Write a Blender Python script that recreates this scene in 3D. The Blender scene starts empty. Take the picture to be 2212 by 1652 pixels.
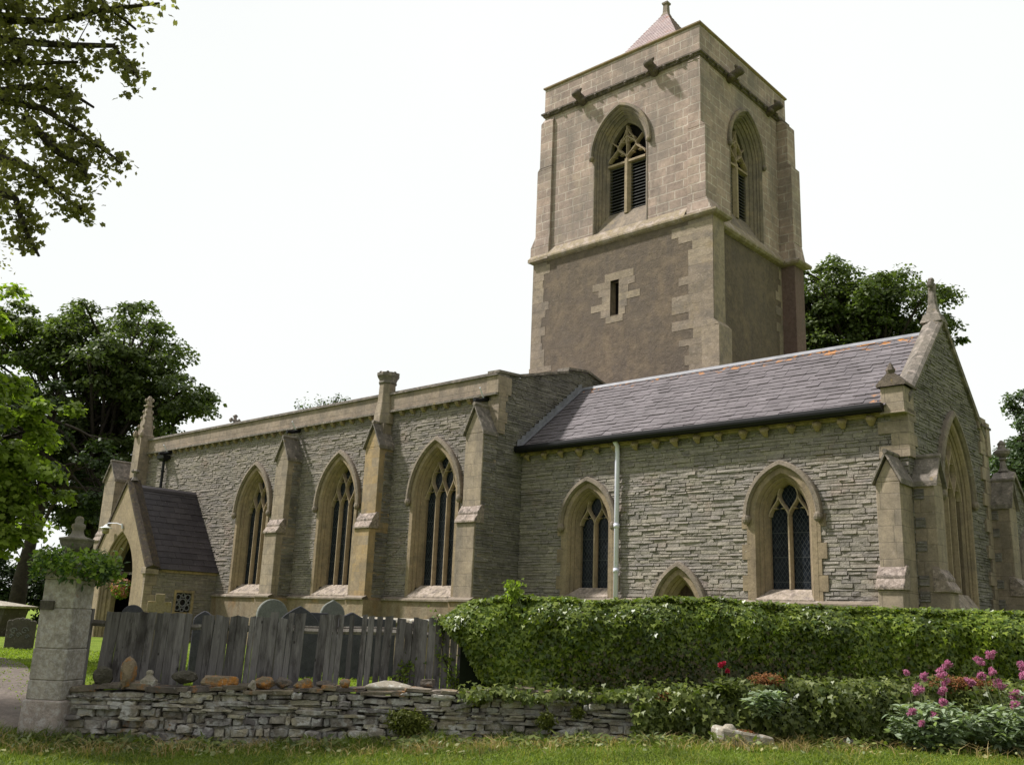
import bpy, bmesh, math, random
import numpy as np
from mathutils import Vector, Matrix

# ------------------------------------------------------------------ camera, sky, sun, exposure
C = bpy.context.scene
COL = C.collection
R = math.radians
PITCH, ROLL = R(14.02), R(2.273)
_f = Vector((0, math.cos(PITCH), math.sin(PITCH))); _u = Vector((0, -math.sin(PITCH), math.cos(PITCH))); _r = Vector((1, 0, 0))
_cr = math.cos(ROLL)*_r + math.sin(ROLL)*_u
_cu = -math.sin(ROLL)*_r + math.cos(ROLL)*_u
cam = bpy.data.cameras.new('camera'); cam_o = bpy.data.objects.new('camera', cam); COL.objects.link(cam_o)
cam.sensor_width = 36; cam.lens = 36*2063.64/2212; cam.clip_end = 3000; cam.clip_start = .1
cam_o.matrix_world = Matrix(((_cr.x, _cu.x, -_f.x, 0), (_cr.y, _cu.y, -_f.y, 0), (_cr.z, _cu.z, -_f.z, 0), (0, 0, 0, 1)))
C.camera = cam_o
SUN_EL = R(50)
_sh = Vector((-.977, .2155, 0)).normalized()
SUN = Vector((_sh.x*math.cos(SUN_EL), _sh.y*math.cos(SUN_EL), math.sin(SUN_EL)))
w = bpy.data.worlds.new('World'); C.world = w; w.use_nodes = True
nt = w.node_tree; bg = nt.nodes['Background']
sky = nt.nodes.new('ShaderNodeTexSky'); sky.sky_type = 'NISHITA'; sky.sun_disc = False
sky.sun_elevation = SUN_EL; sky.sun_rotation = math.atan2(SUN.x, SUN.y)
cl = nt.nodes.new('ShaderNodeMix'); cl.data_type = 'RGBA'
tcw = nt.nodes.new('ShaderNodeTexCoord'); nzw = nt.nodes.new('ShaderNodeTexNoise'); nzw.inputs['Scale'].default_value = 1.4; nzw.inputs['Detail'].default_value = 5
mpw = nt.nodes.new('ShaderNodeMapRange'); mpw.inputs[1].default_value = .3; mpw.inputs[2].default_value = .7; mpw.inputs[3].default_value = .93; mpw.inputs[4].default_value = 1.0
nt.links.new(tcw.outputs['Generated'], nzw.inputs['Vector']); nt.links.new(nzw.outputs['Fac'], mpw.inputs[0]); nt.links.new(mpw.outputs[0], cl.inputs[0])
nt.links.new(sky.outputs[0], cl.inputs[6]); cl.inputs[7].default_value = (9.02, 9.22, 9.06, 1)   # bright thin cloud over the blue
# thin cloud; added dimming of unseen sky behind camera darkens south-east faces
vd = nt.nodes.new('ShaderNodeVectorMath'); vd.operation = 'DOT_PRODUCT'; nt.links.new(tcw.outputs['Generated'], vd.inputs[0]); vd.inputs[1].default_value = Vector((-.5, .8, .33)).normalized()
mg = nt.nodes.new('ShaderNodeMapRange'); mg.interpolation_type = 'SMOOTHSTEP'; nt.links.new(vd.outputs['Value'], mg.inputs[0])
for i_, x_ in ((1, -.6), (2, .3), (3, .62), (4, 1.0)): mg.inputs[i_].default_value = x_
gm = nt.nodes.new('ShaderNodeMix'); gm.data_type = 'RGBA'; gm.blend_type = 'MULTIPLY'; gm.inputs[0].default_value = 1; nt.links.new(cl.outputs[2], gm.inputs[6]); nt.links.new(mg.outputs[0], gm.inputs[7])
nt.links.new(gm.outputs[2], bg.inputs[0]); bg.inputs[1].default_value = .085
sl = bpy.data.lights.new('sun', 'SUN'); sl.energy = 5.0; sl.angle = R(3.5); sl.color = (1, .965, .91)
so = bpy.data.objects.new('sun', sl); COL.objects.link(so)
so.rotation_euler = (-SUN).to_track_quat('-Z', 'Y').to_euler()
C.view_settings.view_transform = 'Standard'; C.view_settings.look = 'None'; C.view_settings.exposure = 0.38; C.view_settings.gamma = 1
C.cycles.max_bounces = 6; C.cycles.diffuse_bounces = 3; C.cycles.transparent_max_bounces = 4

# ------------------------------------------------------------------ mesh helpers
class MB:
    def __init__(s): s.v = []; s.f = []
    def add(s, vs, fs):
        b = len(s.v); s.v.extend([tuple(p) for p in vs]); s.f.extend([tuple(i+b for i in f) for f in fs]); return s
    def box(s, x0, x1, y0, y1, z0, z1):
        return s.add([(x0,y0,z0),(x1,y0,z0),(x1,y1,z0),(x0,y1,z0),(x0,y0,z1),(x1,y0,z1),(x1,y1,z1),(x0,y1,z1)],
                     [(3,2,1,0),(4,5,6,7),(0,1,5,4),(1,2,6,5),(2,3,7,6),(3,0,4,7)])
    def prism(s, poly, fn, d0, d1):
        n = len(poly)
        return s.add([fn(a, b, d0) for a, b in poly] + [fn(a, b, d1) for a, b in poly],
                     [tuple(range(n))[::-1], tuple(range(n, 2*n))] + [(i, (i+1) % n, n+(i+1) % n, n+i) for i in range(n)])
    def loft(s, rings, closed=False, caps=False):
        n = len(rings[0]); b = len(s.v)
        for r in rings: s.v.extend([tuple(p) for p in r])
        m = n if closed else n-1
        for k in range(len(rings)-1):
            for i in range(m):
                j = (i+1) % n
                s.f.append((b+k*n+i, b+k*n+j, b+(k+1)*n+j, b+(k+1)*n+i))
        if caps:
            s.f.append(tuple(b+i for i in range(n))[::-1]); s.f.append(tuple(b+(len(rings)-1)*n+i for i in range(n)))
        return s
    def tube(s, pts, rad, n=7, caps=True):
        pts = [Vector(p) for p in pts]; rings = []
        if not isinstance(rad, (list, tuple)): rad = [rad]*len(pts)
        for i, p in enumerate(pts):
            t = (pts[min(i+1, len(pts)-1)] - pts[max(i-1, 0)]).normalized()
            a = t.cross(Vector((0, 0, 1)))
            if a.length < .1: a = t.cross(Vector((0, 1, 0)))
            a.normalize(); c = t.cross(a)
            rings.append([p + float(rad[i])*(math.cos(q)*a + math.sin(q)*c) for q in [2*math.pi*k/n for k in range(n)]])
        return s.loft(rings, True, caps)
    def lathe(s, prof, c=(0,0,0), n=16, rot=0, sq=(1,1)):
        return s.loft([[(c[0]+r*sq[0]*math.cos(rot+2*math.pi*k/n), c[1]+r*sq[1]*math.sin(rot+2*math.pi*k/n), c[2]+z) for k in range(n)] for r, z in prof], True, True)
    def xf(s, fn): s.v = [tuple(fn(p)) for p in s.v]; return s

def link(name, me, m=None, parent=None, smooth=False, bevel=0):
    if m: me.materials.append(m)
    if smooth: me.polygons.foreach_set('use_smooth', [True]*len(me.polygons))
    o = bpy.data.objects.new(name, me); COL.objects.link(o)
    if parent: o.parent = parent
    if bevel:
        b = o.modifiers.new('bevel', 'BEVEL'); b.width = bevel; b.segments = 1; b.limit_method = 'ANGLE'
    return o
def obj(name, mb, m=None, parent=None, smooth=False, bevel=0):
    me = bpy.data.meshes.new(name); me.from_pydata(mb.v, [], mb.f); me.update()
    return link(name, me, m, parent, smooth, bevel)
def npobj(name, V, K, m, parent=None):
    """V: (N*K,3) array of separate K-gons"""
    N = len(V)//K
    me = bpy.data.meshes.new(name)
    me.vertices.add(N*K); me.vertices.foreach_set('co', np.ascontiguousarray(V, dtype=np.float32).ravel())
    me.loops.add(N*K); me.loops.foreach_set('vertex_index', np.arange(N*K, dtype=np.int32))
    me.polygons.add(N); me.polygons.foreach_set('loop_start', np.arange(0, N*K, K, dtype=np.int32))
    me.update(calc_edges=True); me.validate()
    return link(name, me, m, parent)
def tag(o, label=None, cat=None, group=None, kind=None):
    for k, x in (('label', label), ('category', cat), ('group', group), ('kind', kind)):
        if x: o[k] = x
    return o
def thing(name, label, cat, loc=(0,0,0), rz=0, group=None):
    o = bpy.data.objects.new(name, None); COL.objects.link(o); o.empty_display_size = .2
    o.location = loc; o.rotation_euler = (0, 0, rz); return tag(o, label, cat, group)
def copy_tree(o, parent=None):
    c = o.copy(); COL.objects.link(c); c.parent = parent
    for ch in list(o.children): copy_tree(ch, c)
    return c

# ------------------------------------------------------------------ materials
def newmat(name):
    m = bpy.data.materials.new(name); m.use_nodes = True
    return m, m.node_tree.nodes, m.node_tree.links, m.node_tree.nodes['Principled BSDF']
def ramp(N, L, src, lo, hi, a=0., b=1.):
    r = N.new('ShaderNodeMapRange'); L.new(src, r.inputs[0])
    for i, x in enumerate((lo, hi, a, b)): r.inputs[i+1].default_value = x
    return r.outputs[0]
def noise(N, L, vec, scale, detail=4, rough=.55):
    n = N.new('ShaderNodeTexNoise'); n.inputs['Scale'].default_value = scale; n.inputs['Detail'].default_value = detail; n.inputs['Roughness'].default_value = rough
    if vec is not None: L.new(vec, n.inputs['Vector'])
    return n.outputs['Fac']
def mixc(N, L, fac, a, b, mode='MIX'):
    n = N.new('ShaderNodeMix'); n.data_type = 'RGBA'; n.blend_type = mode
    if isinstance(fac, (int, float)): n.inputs[0].default_value = fac
    else: L.new(fac, n.inputs[0])
    for i, x in ((6, a), (7, b)):
        if isinstance(x, tuple): n.inputs[i].default_value = x if len(x) == 4 else (*x, 1)
        else: L.new(x, n.inputs[i])
    return n.outputs[2]
def math2(N, L, op, a, b=None):
    n = N.new('ShaderNodeMath'); n.operation = op
    for i, x in enumerate((a, b)):
        if x is None: continue
        if isinstance(x, (int, float)): n.inputs[i].default_value = x
        else: L.new(x, n.inputs[i])
    return n.outputs[0]
def mapping(N, L, vec, scale=(1,1,1), rot=(0,0,0)):
    n = N.new('ShaderNodeMapping'); L.new(vec, n.inputs[0]); n.inputs['Scale'].default_value = scale; n.inputs['Rotation'].default_value = rot
    return n.outputs[0]
def objco(N): return N.new('ShaderNodeTexCoord').outputs['Object']
def wallco(N, L):
    """object-space (along the wall, up) coordinates for a wall facing any axis"""
    t = N.new('ShaderNodeTexCoord'); g = N.new('ShaderNodeNewGeometry')
    vt = N.new('ShaderNodeVectorTransform'); vt.vector_type = 'NORMAL'; vt.convert_from = 'WORLD'; vt.convert_to = 'OBJECT'
    L.new(g.outputs['True Normal'], vt.inputs[0])
    a = N.new('ShaderNodeSeparateXYZ'); L.new(t.outputs['Object'], a.inputs[0]); b = N.new('ShaderNodeSeparateXYZ'); L.new(vt.outputs[0], b.inputs[0])
    s = math2(N, L, 'GREATER_THAN', math2(N, L, 'ABSOLUTE', b.outputs[0]), .7)
    u = N.new('ShaderNodeMix'); L.new(s, u.inputs[0]); L.new(a.outputs[0], u.inputs[2]); L.new(a.outputs[1], u.inputs[3])
    c = N.new('ShaderNodeCombineXYZ'); L.new(u.outputs[0], c.inputs[0]); L.new(a.outputs[2], c.inputs[1])
    return c.outputs[0], t.outputs['Object']
def bump(N, L, bs, h, strength, dist):
    b = N.new('ShaderNodeBump'); b.inputs['Strength'].default_value = strength; b.inputs['Distance'].default_value = dist
    L.new(h, b.inputs['Height']); L.new(b.outputs[0], bs.inputs['Normal'])
def stone(name, c1, c2, island=.25, spots=(), sc=3., bmp=.5, rough=.92, grain=.5, stain=None):
    """weathered stone: two tones, per-stone variation, grain, blotches (colour, scale, lo, hi, strength)"""
    m, N, L, bs = newmat(name); co = objco(N)
    col = mixc(N, L, ramp(N, L, noise(N, L, co, sc, 5), .35, .65), c1, c2)
    if island:
        g = N.new('ShaderNodeNewGeometry'); v = ramp(N, L, g.outputs['Random Per Island'], 0, 1, 1-island, 1+island)
        cb = N.new('ShaderNodeCombineXYZ'); L.new(v, cb.inputs[0]); L.new(v, cb.inputs[1]); L.new(ramp(N, L, math2(N, L, 'ADD', g.outputs['Random Per Island'], math2(N, L, 'MULTIPLY', math2(N, L, 'FRACT', math2(N, L, 'MULTIPLY', g.outputs['Random Per Island'], 7.3)), .3)), 0, 1.3, 1-island*1.05, 1+island*.95), cb.inputs[2])
        col = mixc(N, L, 1., col, cb.outputs[0], 'MULTIPLY')
    if stain:
        sx = mapping(N, L, co, (1.6, 1.6, .22))
        col = mixc(N, L, math2(N, L, 'MULTIPLY', ramp(N, L, noise(N, L, sx, 2.2, 5), .5, .72), stain[1]), col, stain[0])
    fine = noise(N, L, co, 38, 6, .7); mid = noise(N, L, co, 8.5, 7, .72)
    col = mixc(N, L, 1., col, ramp(N, L, fine, .25, .75, 1-grain*.45, 1+grain*.45), 'MULTIPLY')
    col = mixc(N, L, 1., col, ramp(N, L, mid, .28, .72, 1-grain*.55, 1+grain*.5), 'MULTIPLY')
    for c, s, lo, hi, k in spots:
        col = mixc(N, L, math2(N, L, 'MULTIPLY', ramp(N, L, noise(N, L, co, s, 6, .65), lo, hi), k), col, c)
    L.new(col, bs.inputs['Base Color']); bs.inputs['Roughness'].default_value = rough; bs.inputs['Specular IOR Level'].default_value = .2
    bump(N, L, bs, math2(N, L, 'ADD', fine, math2(N, L, 'MULTIPLY', mid, 1.6)), bmp, .025)
    return m
def ashlar(name, c1, c2, mortar, bw=.62, bh=.27, ms=.012, spots=(), offs=.5, stain=None, grain=.5, bmp=.4, var=.5):
    m, N, L, bs = newmat(name); uv, co = wallco(N, L)
    nz = N.new('ShaderNodeTexNoise'); nz.inputs['Scale'].default_value = 2.5; L.new(co, nz.inputs['Vector'])
    ad = N.new('ShaderNodeMix'); ad.data_type = 'VECTOR'; ad.inputs[0].default_value = .035; L.new(uv, ad.inputs[4]); L.new(nz.outputs['Color'], ad.inputs[5])
    b = N.new('ShaderNodeTexBrick'); L.new(ad.outputs[1], b.inputs['Vector'])
    b.inputs['Scale'].default_value = 1; b.inputs['Brick Width'].default_value = bw; b.inputs['Row Height'].default_value = bh; b.inputs['Mortar Size'].default_value = ms; b.inputs['Mortar Smooth'].default_value = .25
    b.offset = offs; b.offset_frequency = 2; b.squash = .72; b.squash_frequency = 3; b.inputs['Bias'].default_value = -.1
    b.inputs['Color1'].default_value = (*c1, 1); b.inputs['Color2'].default_value = (*c2, 1); b.inputs['Mortar'].default_value = (*[(x+y)/2 for x, y in zip(c1, c2)], 1)
    jn = math2(N, L, 'MULTIPLY', b.outputs['Fac'], ramp(N, L, noise(N, L, co, 1.7, 6, .7), .36, .6, .3, 1.0))
    col = mixc(N, L, jn, b.outputs['Color'], (*mortar, 1))
    col = mixc(N, L, 1., col, ramp(N, L, noise(N, L, co, 1.3, 6, .6), .3, .7, 1-var*.5, 1+var*.5), 'MULTIPLY')
    if stain:
        sx = mapping(N, L, co, (1.4, 1.4, .2))
        col = mixc(N, L, math2(N, L, 'MULTIPLY', ramp(N, L, noise(N, L, sx, 1.8, 5), .48, .72), stain[1]), col, stain[0])
    fine = noise(N, L, co, 42, 6, .7)
    col = mixc(N, L, 1., col, ramp(N, L, noise(N, L, co, 7.5, 7, .72), .28, .72, 1-grain*.5, 1+grain*.45), 'MULTIPLY')
    col = mixc(N, L, 1., col, ramp(N, L, fine, .25, .75, 1-grain*.4, 1+grain*.4), 'MULTIPLY')
    for c, s, lo, hi, k in spots:
        col = mixc(N, L, math2(N, L, 'MULTIPLY', ramp(N, L, noise(N, L, co, s, 6, .65), lo, hi), k), col, c)
    L.new(col, bs.inputs['Base Color']); bs.inputs['Roughness'].default_value = .93; bs.inputs['Specular IOR Level'].default_value = .2
    h = math2(N, L, 'ADD', math2(N, L, 'MULTIPLY', b.outputs['Fac'], -.8), fine)
    bump(N, L, bs, h, bmp, .02)
    return m
def leaf(name, c1, c2, trans=.35, rough=.5, spec=.35, tcol=None):
    m, N, L, bs = newmat(name); g = N.new('ShaderNodeNewGeometry')
    col = mixc(N, L, g.outputs['Random Per Island'], c1, c2)
    col = mixc(N, L, 1., col, ramp(N, L, noise(N, L, objco(N), .9, 3), .3, .7, .65, 1.3), 'MULTIPLY')
    L.new(col, bs.inputs['Base Color']); bs.inputs['Roughness'].default_value = rough; bs.inputs['Specular IOR Level'].default_value = spec
    t = N.new('ShaderNodeBsdfTranslucent'); L.new(mixc(N, L, 1., col, tcol or (1.5, 1.7, .7), 'MULTIPLY'), t.inputs[0])
    mx = N.new('ShaderNodeMixShader'); mx.inputs[0].default_value = trans; L.new(bs.outputs[0], mx.inputs[1]); L.new(t.outputs[0], mx.inputs[2])
    L.new(mx.outputs[0], N['Material Output'].inputs[0]); return m
def plain(name, c, rough=.6, metal=0, spec=.4, var=.25, sc=9, bmp=.15, c2=None):
    m, N, L, bs = newmat(name); co = objco(N); nz = noise(N, L, co, sc, 5)
    col = mixc(N, L, ramp(N, L, nz, .35, .65), c, c2 or tuple(x*(1-var) for x in c))
    L.new(col, bs.inputs['Base Color']); bs.inputs['Roughness'].default_value = rough; bs.inputs['Metallic'].default_value = metal; bs.inputs['Specular IOR Level'].default_value = spec
    bump(N, L, bs, noise(N, L, co, 30, 5), bmp, .01); return m

WHITE = (.55, .54, .5); ORANGE = (.42, .17, .025); YEL = (.36, .25, .06); PINKW = (.46, .38, .34); DARK = (.05, .045, .038)
M = {}
M['rubble'] = stone('rubble', (.278, .245, .215), (.23, .208, .187), .15, [((.3, .215, .175), 1.1, .56, .7, .45), (DARK, 1.6, .58, .76, .45), ((.34, .31, .26), 3.3, .58, .7, .4)], 1.2, .8)
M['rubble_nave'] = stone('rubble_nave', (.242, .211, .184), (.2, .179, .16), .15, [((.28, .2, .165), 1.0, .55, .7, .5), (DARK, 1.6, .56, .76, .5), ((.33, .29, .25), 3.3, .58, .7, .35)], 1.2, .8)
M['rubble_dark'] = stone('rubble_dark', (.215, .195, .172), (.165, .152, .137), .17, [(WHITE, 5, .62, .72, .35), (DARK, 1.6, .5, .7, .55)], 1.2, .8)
M['ash'] = ashlar('ash', (.3, .24, .18), (.25, .205, .16), (.16, .13, .1), .5, .3, .008, [(PINKW, 6, .6, .7, .35), ((.15, .13, .115), 1.7, .52, .7, .55)], stain=((.14, .12, .105), .6))
M['ash_warm'] = ashlar('ash_warm', (.35, .245, .13), (.265, .21, .155), (.25, .2, .14), .42, .24, .005, [((.17, .145, .12), 1.4, .5, .66, .6)], stain=((.14, .12, .1), .55))
M['mould'] = stone('mould', (.285, .22, .145), (.235, .182, .125), 0, [((.14, .115, .09), 2.4, .54, .7, .6)], 2., .3, stain=((.12, .095, .075), .6))
M['trac'] = stone('trac', (.35, .275, .19), (.29, .225, .155), 0, [((.15, .12, .095), 3, .55, .72, .5)], 2., .25)
M['hood'] = stone('hood', (.2, .165, .13), (.25, .205, .165), 0, [(WHITE, 7, .6, .7, .4), (DARK, 2, .48, .68, .6)], 2., .5)
M['weather'] = stone('weather', (.27, .215, .185), (.19, .155, .135), .1, [(PINKW, 14, .48, .6, .6), (DARK, 9, .54, .64, .7)], 3, .7)
M['sill'] = stone('sill', (.3, .25, .2), (.25, .205, .165), 0, [(PINKW, 13, .48, .6, .6), ((.12, .1, .09), 6, .5, .64, .75)], 3, .6)
M['parapet'] = ashlar('parapet', (.285, .222, .175), (.245, .195, .155), (.15, .12, .095), 1.05, .62, .01, [((.17, .145, .125), 2.5, .48, .68, .6), (PINKW, 14, .56, .68, .35)], stain=((.14, .115, .1), .65))
M['plinth'] = stone('plinth', (.25, .195, .13), (.215, .175, .13), 0, [((.34, .19, .065), 1.2, .54, .66, .5), ((.11, .085, .06), 2, .52, .68, .6)], .8, .4, stain=((.17, .11, .065), .75))
M['porch_wall'] = stone('porch_wall', (.3, .235, .155), (.25, .195, .13), 0, [((.2, .16, .11), 1.6, .54, .7, .5), ((.26, .22, .17), 5, .56, .7, .4)], 1.4, .4, stain=((.17, .13, .09), .5))
M['tower_ash'] = ashlar('tower_ash', (.375, .28, .238), (.28, .214, .188), (.5, .43, .38), .62, .3, .019, [((.185, .16, .145), .55, .48, .66, .55), ((.36, .295, .22), .9, .58, .7, .4)], stain=((.175, .15, .135), .55))
M['tower_render'] = stone('tower_render', (.148, .113, .086), (.13, .103, .081), 0, [((.24, .18, .125), 2.6, .47, .66, .55), ((.12, .098, .085), .5, .46, .68, .6), ((.25, .205, .155), 9, .6, .7, .4)], .45, .8, stain=((.11, .09, .08), .6))
M['tower_quoin'] = stone('tower_quoin', (.285, .228, .175), (.235, .19, .15), .16, [((.3, .22, .12), 1.2, .58, .7, .4), (PINKW, 13, .58, .68, .4), ((.15, .13, .115), 2, .52, .7, .6)], 2, .6)
M['tower_brown'] = stone('tower_brown', (.18, .115, .1), (.145, .1, .088), 0, [((.12, .1, .09), 1, .5, .66, .5)], .8, .5)
M['ledge'] = stone('ledge', (.29, .235, .165), (.25, .2, .145), 0, [(PINKW, 4, .48, .62, .7), (YEL, 3, .58, .7, .35), (DARK, 8, .56, .66, .6)], 2, .6)
M['string'] = stone('string', (.12, .095, .085), (.18, .145, .12), 0, [(DARK, 6, .46, .6, .7), ((.36, .3, .25), 10, .6, .68, .5)], 3, .7)
M['gargoyle'] = stone('gargoyle', (.12, .095, .08), (.17, .135, .11), 0, [(DARK, 7, .48, .62, .6), (YEL, 6, .64, .7, .5)], 3, .7)
M['coping'] = stone('coping', (.195, .168, .145), (.145, .128, .115), .1, [(PINKW, 7, .52, .66, .55), (DARK, 5, .52, .66, .65), (YEL, 4, .62, .7, .35)], 2, .6)
M['coping_tower'] = stone('coping_tower', (.28, .2, .13), (.22, .16, .11), .1, [(YEL, 3, .56, .68, .5), (DARK, 6, .58, .68, .5)], 2, .4)
M['corbel'] = stone('corbel', (.33, .25, .14), (.25, .195, .125), 0, [(DARK, 6, .52, .68, .6)], 3, .4)
M['lead'] = plain('lead', (.22, .22, .245), .55, 0, .5, .3, 6)
M['iron'] = plain('iron', (.008, .008, .01), .5, 0, .25, .3, 6)
M['pipe'] = plain('pipe', (.68, .68, .8), .5, 0, .4, .1, 4, .05)
M['wood_door'] = plain('wood_door', (.07, .045, .03), .8, 0, .2, .4, 8)
M['interior'] = plain('interior', (.012, .01, .009), .9, 0, .1)
M['louvre'] = plain('louvre', (.085, .083, .085), .75, 0, .2, .3, 6)
# slates
def slate(name, c1, c2, lich):
    m, N, L, bs = newmat(name); co = objco(N); g = N.new('ShaderNodeNewGeometry')
    col = mixc(N, L, g.outputs['Random Per Island'], c1, c2)
    col = mixc(N, L, 1., col, ramp(N, L, noise(N, L, mapping(N, L, co, (1, 1, .6)), 1.6, 6, .65), .3, .7, .75, 1.25), 'MULTIPLY')
    col = mixc(N, L, math2(N, L, 'MULTIPLY', ramp(N, L, noise(N, L, co, 22, 5), .66, .72), .4), col, (.42, .4, .38))
    if lich:
        s = N.new('ShaderNodeSeparateXYZ'); L.new(co, s.inputs[0])
        near_ridge = math2(N, L, 'MULTIPLY', ramp(N, L, s.outputs[2], 7.3, 7.68, 0, 1), ramp(N, L, s.outputs[0], 3.5, 9.2, .72, 1))
        near_end = math2(N, L, 'MULTIPLY', ramp(N, L, s.outputs[0], 8.9, 10.1, 0, 1), ramp(N, L, s.outputs[2], 6.2, 5.6, .35, 1))
        zone = math2(N, L, 'MAXIMUM', near_ridge, near_end)
        k = ramp(N, L, math2(N, L, 'ADD', noise(N, L, co, 4.2, 6, .65), math2(N, L, 'MULTIPLY', zone, .2)), .672, .695)
        col = mixc(N, L, math2(N, L, 'MULTIPLY', k, zone), col, (.5, .2, .03))
    L.new(col, bs.inputs['Base Color']); bs.inputs['Roughness'].default_value = .55; bs.inputs['Specular IOR Level'].default_value = .35
    bump(N, L, bs, noise(N, L, co, 18, 6, .7), .3, .012); return m
M['slate'] = slate('slate', (.108, .093, .101), (.138, .121, .13), True)
M['slate_dark'] = slate('slate_dark', (.034, .028, .033), (.05, .042, .046), False)
M['tile'] = stone('tile', (.42, .33, .335), (.35, .27, .275), .06, [((.5, .42, .42), 3, .46, .64, .6), ((.4, .17, .12), 2.2, .58, .66, .6)], 1.5, .3)
# leaded glass
def glass_mat(name, lead=(.045, .048, .052), pat=True):
    m, N, L, bs = newmat(name); uv, co = wallco(N, L)
    s = N.new('ShaderNodeSeparateXYZ'); L.new(uv, s.inputs[0])
    bs.inputs['Roughness'].default_value = .12; bs.inputs['Specular IOR Level'].default_value = .07
    a = math2(N, L, 'DIVIDE', s.outputs[0], .095); b = math2(N, L, 'DIVIDE', s.outputs[1], .15)
    l1 = math2(N, L, 'LESS_THAN', math2(N, L, 'ABSOLUTE', math2(N, L, 'SUBTRACT', math2(N, L, 'FRACT', math2(N, L, 'ADD', a, b)), .5)), .055)
    l2 = math2(N, L, 'LESS_THAN', math2(N, L, 'ABSOLUTE', math2(N, L, 'SUBTRACT', math2(N, L, 'FRACT', math2(N, L, 'SUBTRACT', a, b)), .5)), .055)
    bar = math2(N, L, 'LESS_THAN', math2(N, L, 'FRACT', math2(N, L, 'DIVIDE', s.outputs[1], .52)), .035)
    k = math2(N, L, 'MAXIMUM', math2(N, L, 'MAXIMUM', l1, l2), bar)
    col = mixc(N, L, k, mixc(N, L, ramp(N, L, noise(N, L, co, 9, 3), .4, .7), (.006, .008, .011), (.018, .022, .03)), lead)
    L.new(col, bs.inputs['Base Color']); L.new(ramp(N, L, k, 0, 1, .12, .7), bs.inputs['Roughness'])
    bump(N, L, bs, noise(N, L, co, 14, 2), .25, .01); return m
M['glass'] = glass_mat('glass')
M['dark_glass'] = plain('dark_glass', (.01, .011, .013), .25, 0, .2)
# churchyard and road side
M['drystone'] = stone('drystone', (.38, .35, .305), (.255, .22, .172), .4, [((.58, .57, .54), 7, .49, .58, .8), (ORANGE, 2.6, .655, .7, .7), ((.085, .072, .062), 3.5, .52, .66, .65), ((.27, .22, .12), 2.1, .6, .7, .45)], 4, .9, grain=.8)
M['cap_stone'] = stone('cap_stone', (.2, .165, .13), (.14, .12, .1), .35, [(ORANGE, 4.5, .56, .66, .75), ((.48, .48, .46), 9, .6, .68, .6), (DARK, 6, .56, .68, .5)], 4, .8)
M['lichen_stone'] = stone('lichen_stone', (.26, .2, .13), (.18, .15, .12), 0, [(ORANGE, 5, .47, .58, .85), (WHITE, 11, .6, .67, .5), (DARK, 8, .56, .66, .6)], 5, .8)
M['pale_stone'] = stone('pale_stone', (.34, .3, .24), (.26, .23, .19), 0, [(WHITE, 10, .53, .62, .7), (DARK, 8, .58, .68, .5), (YEL, 5, .62, .7, .4)], 5, .6)
M['pier'] = stone('pier', (.39, .35, .3), (.33, .3, .255), 0, [((.47, .455, .44), 17, .46, .62, .6), ((.17, .15, .13), 2.2, .5, .66, .6), ((.19, .17, .15), 12, .52, .66, .5), ((.42, .2, .12), 3.2, .66, .72, .6)], 2, .5, stain=((.15, .135, .12), .5))
M['pier_base'] = stone('pier_base', (.37, .31, .275), (.32, .275, .245), 0, [((.5, .47, .45), 12, .5, .6, .6), ((.4, .17, .09), 3.6, .62, .69, .75), ((.17, .15, .13), 2, .56, .68, .5)], 3, .6)
M['urn'] = stone('urn', (.2, .18, .145), (.155, .14, .115), 0, [((.34, .24, .08), 3, .55, .66, .6), (DARK, 5, .56, .68, .6), (WHITE, 12, .6, .68, .5)], 3, .6)
M['slate_stone'] = stone('slate_stone', (.068, .066, .076), (.055, .054, .064), 0, [((.12, .12, .12), 3, .58, .72, .5)], 3, .25)
M['slate_pale'] = stone('slate_pale', (.17, .175, .16), (.14, .145, .13), 0, [((.24, .25, .22), 4, .55, .7, .5)], 3, .3)
M['old_stone'] = stone('old_stone', (.1, .09, .07), (.07, .062, .05), 0, [((.3, .29, .25), 7, .6, .68, .6), ((.2, .19, .13), 4, .58, .68, .5)], 4, .7)
M['warm_stone'] = stone('warm_stone', (.3, .24, .15), (.25, .2, .13), 0, [(YEL, 5, .56, .68, .5), (DARK, 5, .58, .7, .5)], 3, .5)
def wood(name, c1, c2, c3):
    m, N, L, bs = newmat(name); co = objco(N); g = N.new('ShaderNodeNewGeometry')
    st = mapping(N, L, co, (14, 14, .9)); f = noise(N, L, st, 3.2, 7, .7)
    col = mixc(N, L, ramp(N, L, f, .3, .7), c1, c2)
    oi = N.new('ShaderNodeObjectInfo'); v = ramp(N, L, oi.outputs['Random'], 0, 1, .6, 1.35)
    col = mixc(N, L, 1., col, v, 'MULTIPLY')
    col = mixc(N, L, math2(N, L, 'MULTIPLY', ramp(N, L, noise(N, L, mapping(N, L, co, (3, 3, .8)), 2.6, 6, .65), .48, .64), .8), col, c3)
    col = mixc(N, L, math2(N, L, 'MULTIPLY', ramp(N, L, noise(N, L, mapping(N, L, co, (5, 5, 1)), 3.1, 6, .65), .58, .68), .5), col, (.27, .25, .25))
    kn = N.new('ShaderNodeTexVoronoi'); kn.inputs['Scale'].default_value = 3.1; L.new(mapping(N, L, co, (1.6, 1.6, 1)), kn.inputs['Vector'])
    col = mixc(N, L, ramp(N, L, kn.outputs['Distance'], .05, .09, .8, 0), col, (.012, .01, .009))
    L.new(col, bs.inputs['Base Color']); bs.inputs['Roughness'].default_value = .85; bs.inputs['Specular IOR Level'].default_value = .2
    bump(N, L, bs, f, .8, .012); return m
M['wood'] = wood('wood', (.11, .1, .1), (.21, .195, .195), (.038, .032, .032))
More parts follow.
